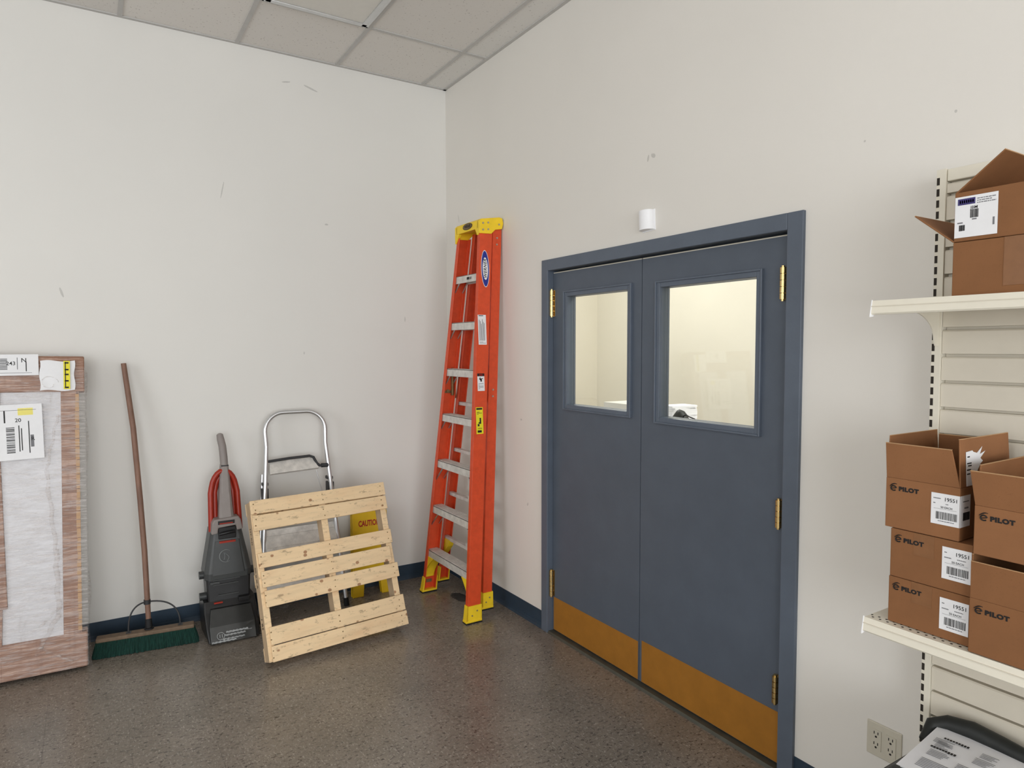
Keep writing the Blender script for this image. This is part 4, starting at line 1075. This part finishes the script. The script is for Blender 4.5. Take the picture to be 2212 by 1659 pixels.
b2 = carton('closed printed carton in the middle of the left stack on the lower shelf', (-.402, -3.397, ZS + .1240), .196, .27, .1275, m_card, lab=(.128, .030, .066, .080), group=GL)
b3 = carton('open printed carton with raised flaps on top of the left stack', (-.402, -3.381, ZS + .2530), .180, .27, .132, m_card2, True, [('front', .094, 10, (.004, .014)), ('left', .108, 3, (.003, .02)), ('right', .118, -3, (.003, .006)), ('back', .10, -12, (.01, .01))], lab=(.1145, .034, .0655, .078), group=GL)
# the label wraps round the corner of the open carton, and another is torn across its flap
label_mesh(.05, .078, [('lines', .012, .062, .03, 1, .006, 1), ('bar', .014, .016, .034, .02, 2, False), ('r', .02, .045, .02, .004, 1)], [m_white, m_greyink, m_ink], 'shipping_label', b3, frame((.1808, 0, .034), (0, 1, 0), (0, 0, 1)))
tl = MB()
zig = [(.012, .002), (.060, .002), (.062, .03), (.085, .052), (.098, .058), (.085, .066), (.112, .082), (.083, .076), (.096, .094), (.068, .080), (.05, .084), (.044, .088), (.012, .086)]
a = R(-3); Tt = frame((.1806, 0, .132), (0, 1, 0), (math.sin(a), 0, math.cos(a)))
tl.prism([(x + .016, z) for x, z in zig], 'y', -.0012, -.0006, 0, Tt)
for (x, z, w_) in ((.034, .072, .012), (.032, .056, .022), (.036, .05, .018), (.030, .040, .02), (.030, .030, .016)): tl.box(x, x + w_, -.0016, -.0011, z, z + .003, 1, Tt)
tl.build('torn_label', [m_white, m_ink], b3)
b4 = carton('open printed carton at the bottom of the right stack, its front flap raised', (-.424, -3.598, ZS), .25, .29, .1320, m_card, True, [('front', .088, 1, (.0, .0)), ('left', .1035, 0, (.004, .004)), ('right', .1035, 0, (.004, .004))], group=GL)
b5 = carton('open printed carton on top of the right stack with outward leaning front flap', (-.424, -3.602, ZS + .2385), .25, .27, .1170, m_card2, True, [('front', .085, 14, (-.004, .01)), ('left', .096, -4, (.003, .003)), ('right', .09, 25, (.003, .003)), ('back', .09, 30, (.003, .003))], group=GL)
# upper shelf
GU = 'cartons on the upper shelf'
u1 = carton('plain open carton on the upper shelf beneath the labelled one', (-.382, -3.517, 1.7515), .33, .27, .1320, m_card, True, [('left', .122, 50, (.0, .0)), ('right', .122, 60, (0, 0))], pilot=False, group=GU)
k = MB(); k.box(.11, .20, -.0009, 0, .02, .132); k.build('tape', m_tape, u1)
u2 = carton('labelled open carton on the upper shelf, topmost with a flap folded over', (-.380, -3.517, 1.8850), .33, .27, .1190, m_card, True, [('left', .132, -51, (.0, .0)), ('back', .12, 2, (0, 0))], pilot=False, group=GU)
label_mesh(.092, .098, [('r', .006, .078, .038, .015, 3), ('lines', .048, .088, .04, 3, .005, 1), ('bar', .034, .045, .018, .02, 2, False), ('t', 'JBM', .042, .069, .010, 2), ('r', .038, .040, .01, .003, 1), ('bar', .010, .016, .013, .014, 2, False), ('r', .006, .034, .012, .003, 1), ('r', .082, .022, .004, .018, 1)] + [('r', .010 + .0046 * i, .082, .003, .007, 0) for i in range(7)],
           [m_white, m_greyink, m_ink, m_purple], 'shipping_label', u2, Matrix.Translation((.002, -.0012, .009)))

# ---------------------------------------------------------------- black bag with paperwork at the foot of the shelving
def make_bag():
    cx, cy, zb, zt = -.385, -3.625, .1605, .541
    t = thing('black_bag', 'black bulging bag standing under the lower shelf with papers on it', 'bag', Matrix.Translation((cx, cy, zb)))
    b = MB(); hx, hy = .262, .225; rings = []; n = 40; Hh = zt - zb
    for k in range(17):
        f = k / 16; z = Hh * f
        s_ = (1 - .10 * (1 - f) ** 2) if f < .86 else math.sqrt(max(0, 1 - ((f - .86) / .14) ** 2 * .93))
        s_ = max(s_, .3) 
        ring = []
        for q in range(n):
            a = 2 * math.pi * q / n; ca, sa = math.cos(a), math.sin(a); e = .42
            x = hx * s_ * abs(ca) ** e * (1 if ca >= 0 else -1); y = hy * s_ * abs(sa) ** e * (1 if sa >= 0 else -1)
            wv = .004 * math.sin(5 * a + 9 * f) * (1 if .1 < f < .9 else .3)
            ring.append((x * (1 + wv), y * (1 + wv), z if f < .86 else Hh * .86 + Hh * .14 * math.sin((f - .86) / .14 * math.pi / 2)))
        rings.append(ring)
    b.loft(rings); b.build('bag_body', m_bag, t)
    s_ = MB(); pts = [(hx * .99 * (abs(math.cos(a)) ** .42) * (1 if math.cos(a) >= 0 else -1), hy * .99 * (abs(math.sin(a)) ** .42) * (1 if math.sin(a) >= 0 else -1), Hh * .86) for a in [2 * math.pi * q / 40 for q in range(40)]]
    s_.tube(pts, .008, 8, closed=True); s_.build('rim_seam', m_rubber, t)
    fo = MB(); c0 = Vector((cx, cy, zb))
    fo.tube([Vector(p) - c0 for p in ((-.215, -3.405, .515), (-.172, -3.408, .548), (-.153, -3.44, .560), (-.146, -3.50, .566), (-.146, -3.57, .560), (-.150, -3.66, .552), (-.165, -3.78, .535))], [.012, .02, .023, .025, .024, .022, .016], 12)
    fo.build('rolled_edge', m_bag, t)
    P = thing('paper_sheet', 'printed white sheets of paper lying on the black bag', 'paper', frame((-.174, -3.424, .5510), (.298, .034, 0), (0, 0, 1)))
    # local x = +X-ish; build in a frame whose x runs along -X (page height) and y towards -Y
    for k, (dz, rot) in enumerate(((0, 0), (-.0022, R(2.0)))):
        q = MB(); T = Matrix.Translation((0, 0, dz)) @ Matrix.Rotation(rot, 4, 'Z')
        nx, ny = 12, 8; vv = []
        for j in range(ny + 1):
            for i in range(nx + 1): vv.append((-.286 * i / nx, -.216 * j / ny, .0012 + .003 * (i / nx) ** 2 * math.sin(1.2 + j / ny) - .004 * (j / ny) ** 3 * (i / nx)))
        q.add(vv, [(j * (nx + 1) + i, j * (nx + 1) + i + 1, (j + 1) * (nx + 1) + i + 1, (j + 1) * (nx + 1) + i) for j in range(ny) for i in range(nx)], 0, T, True)
        if k == 0:
            r_ = random.Random(4)
            def ln(x, y, lx, ly, m): q.box(-x - lx, -x, -y - ly, -y, .0042, .0046, m, T)
            for (x, y, L, n) in ((.055, .035, .06, 9), (.122, .025, .06, 9)):
                for c in range(n): ln(x, y + c * .0068, .009 + r_.uniform(-.002, .002), .005, 1)
            for (x, y, rows, L) in ((.072, .02, 4, .05), (.085, .03, 6, .04), (.06, .125, 4, .05), (.095, .12, 5, .045), (.142, .03, 5, .05), (.16, .10, 6, .07), (.2, .03, 7, .15)):
                for c in range(rows): ln(x + c * .0075, y, .0022, L * r_.uniform(.5, 1), 2)
        q.build('sheet', [m_paper, m_ink, m_greyink], P, recalc=False)
make_bag()
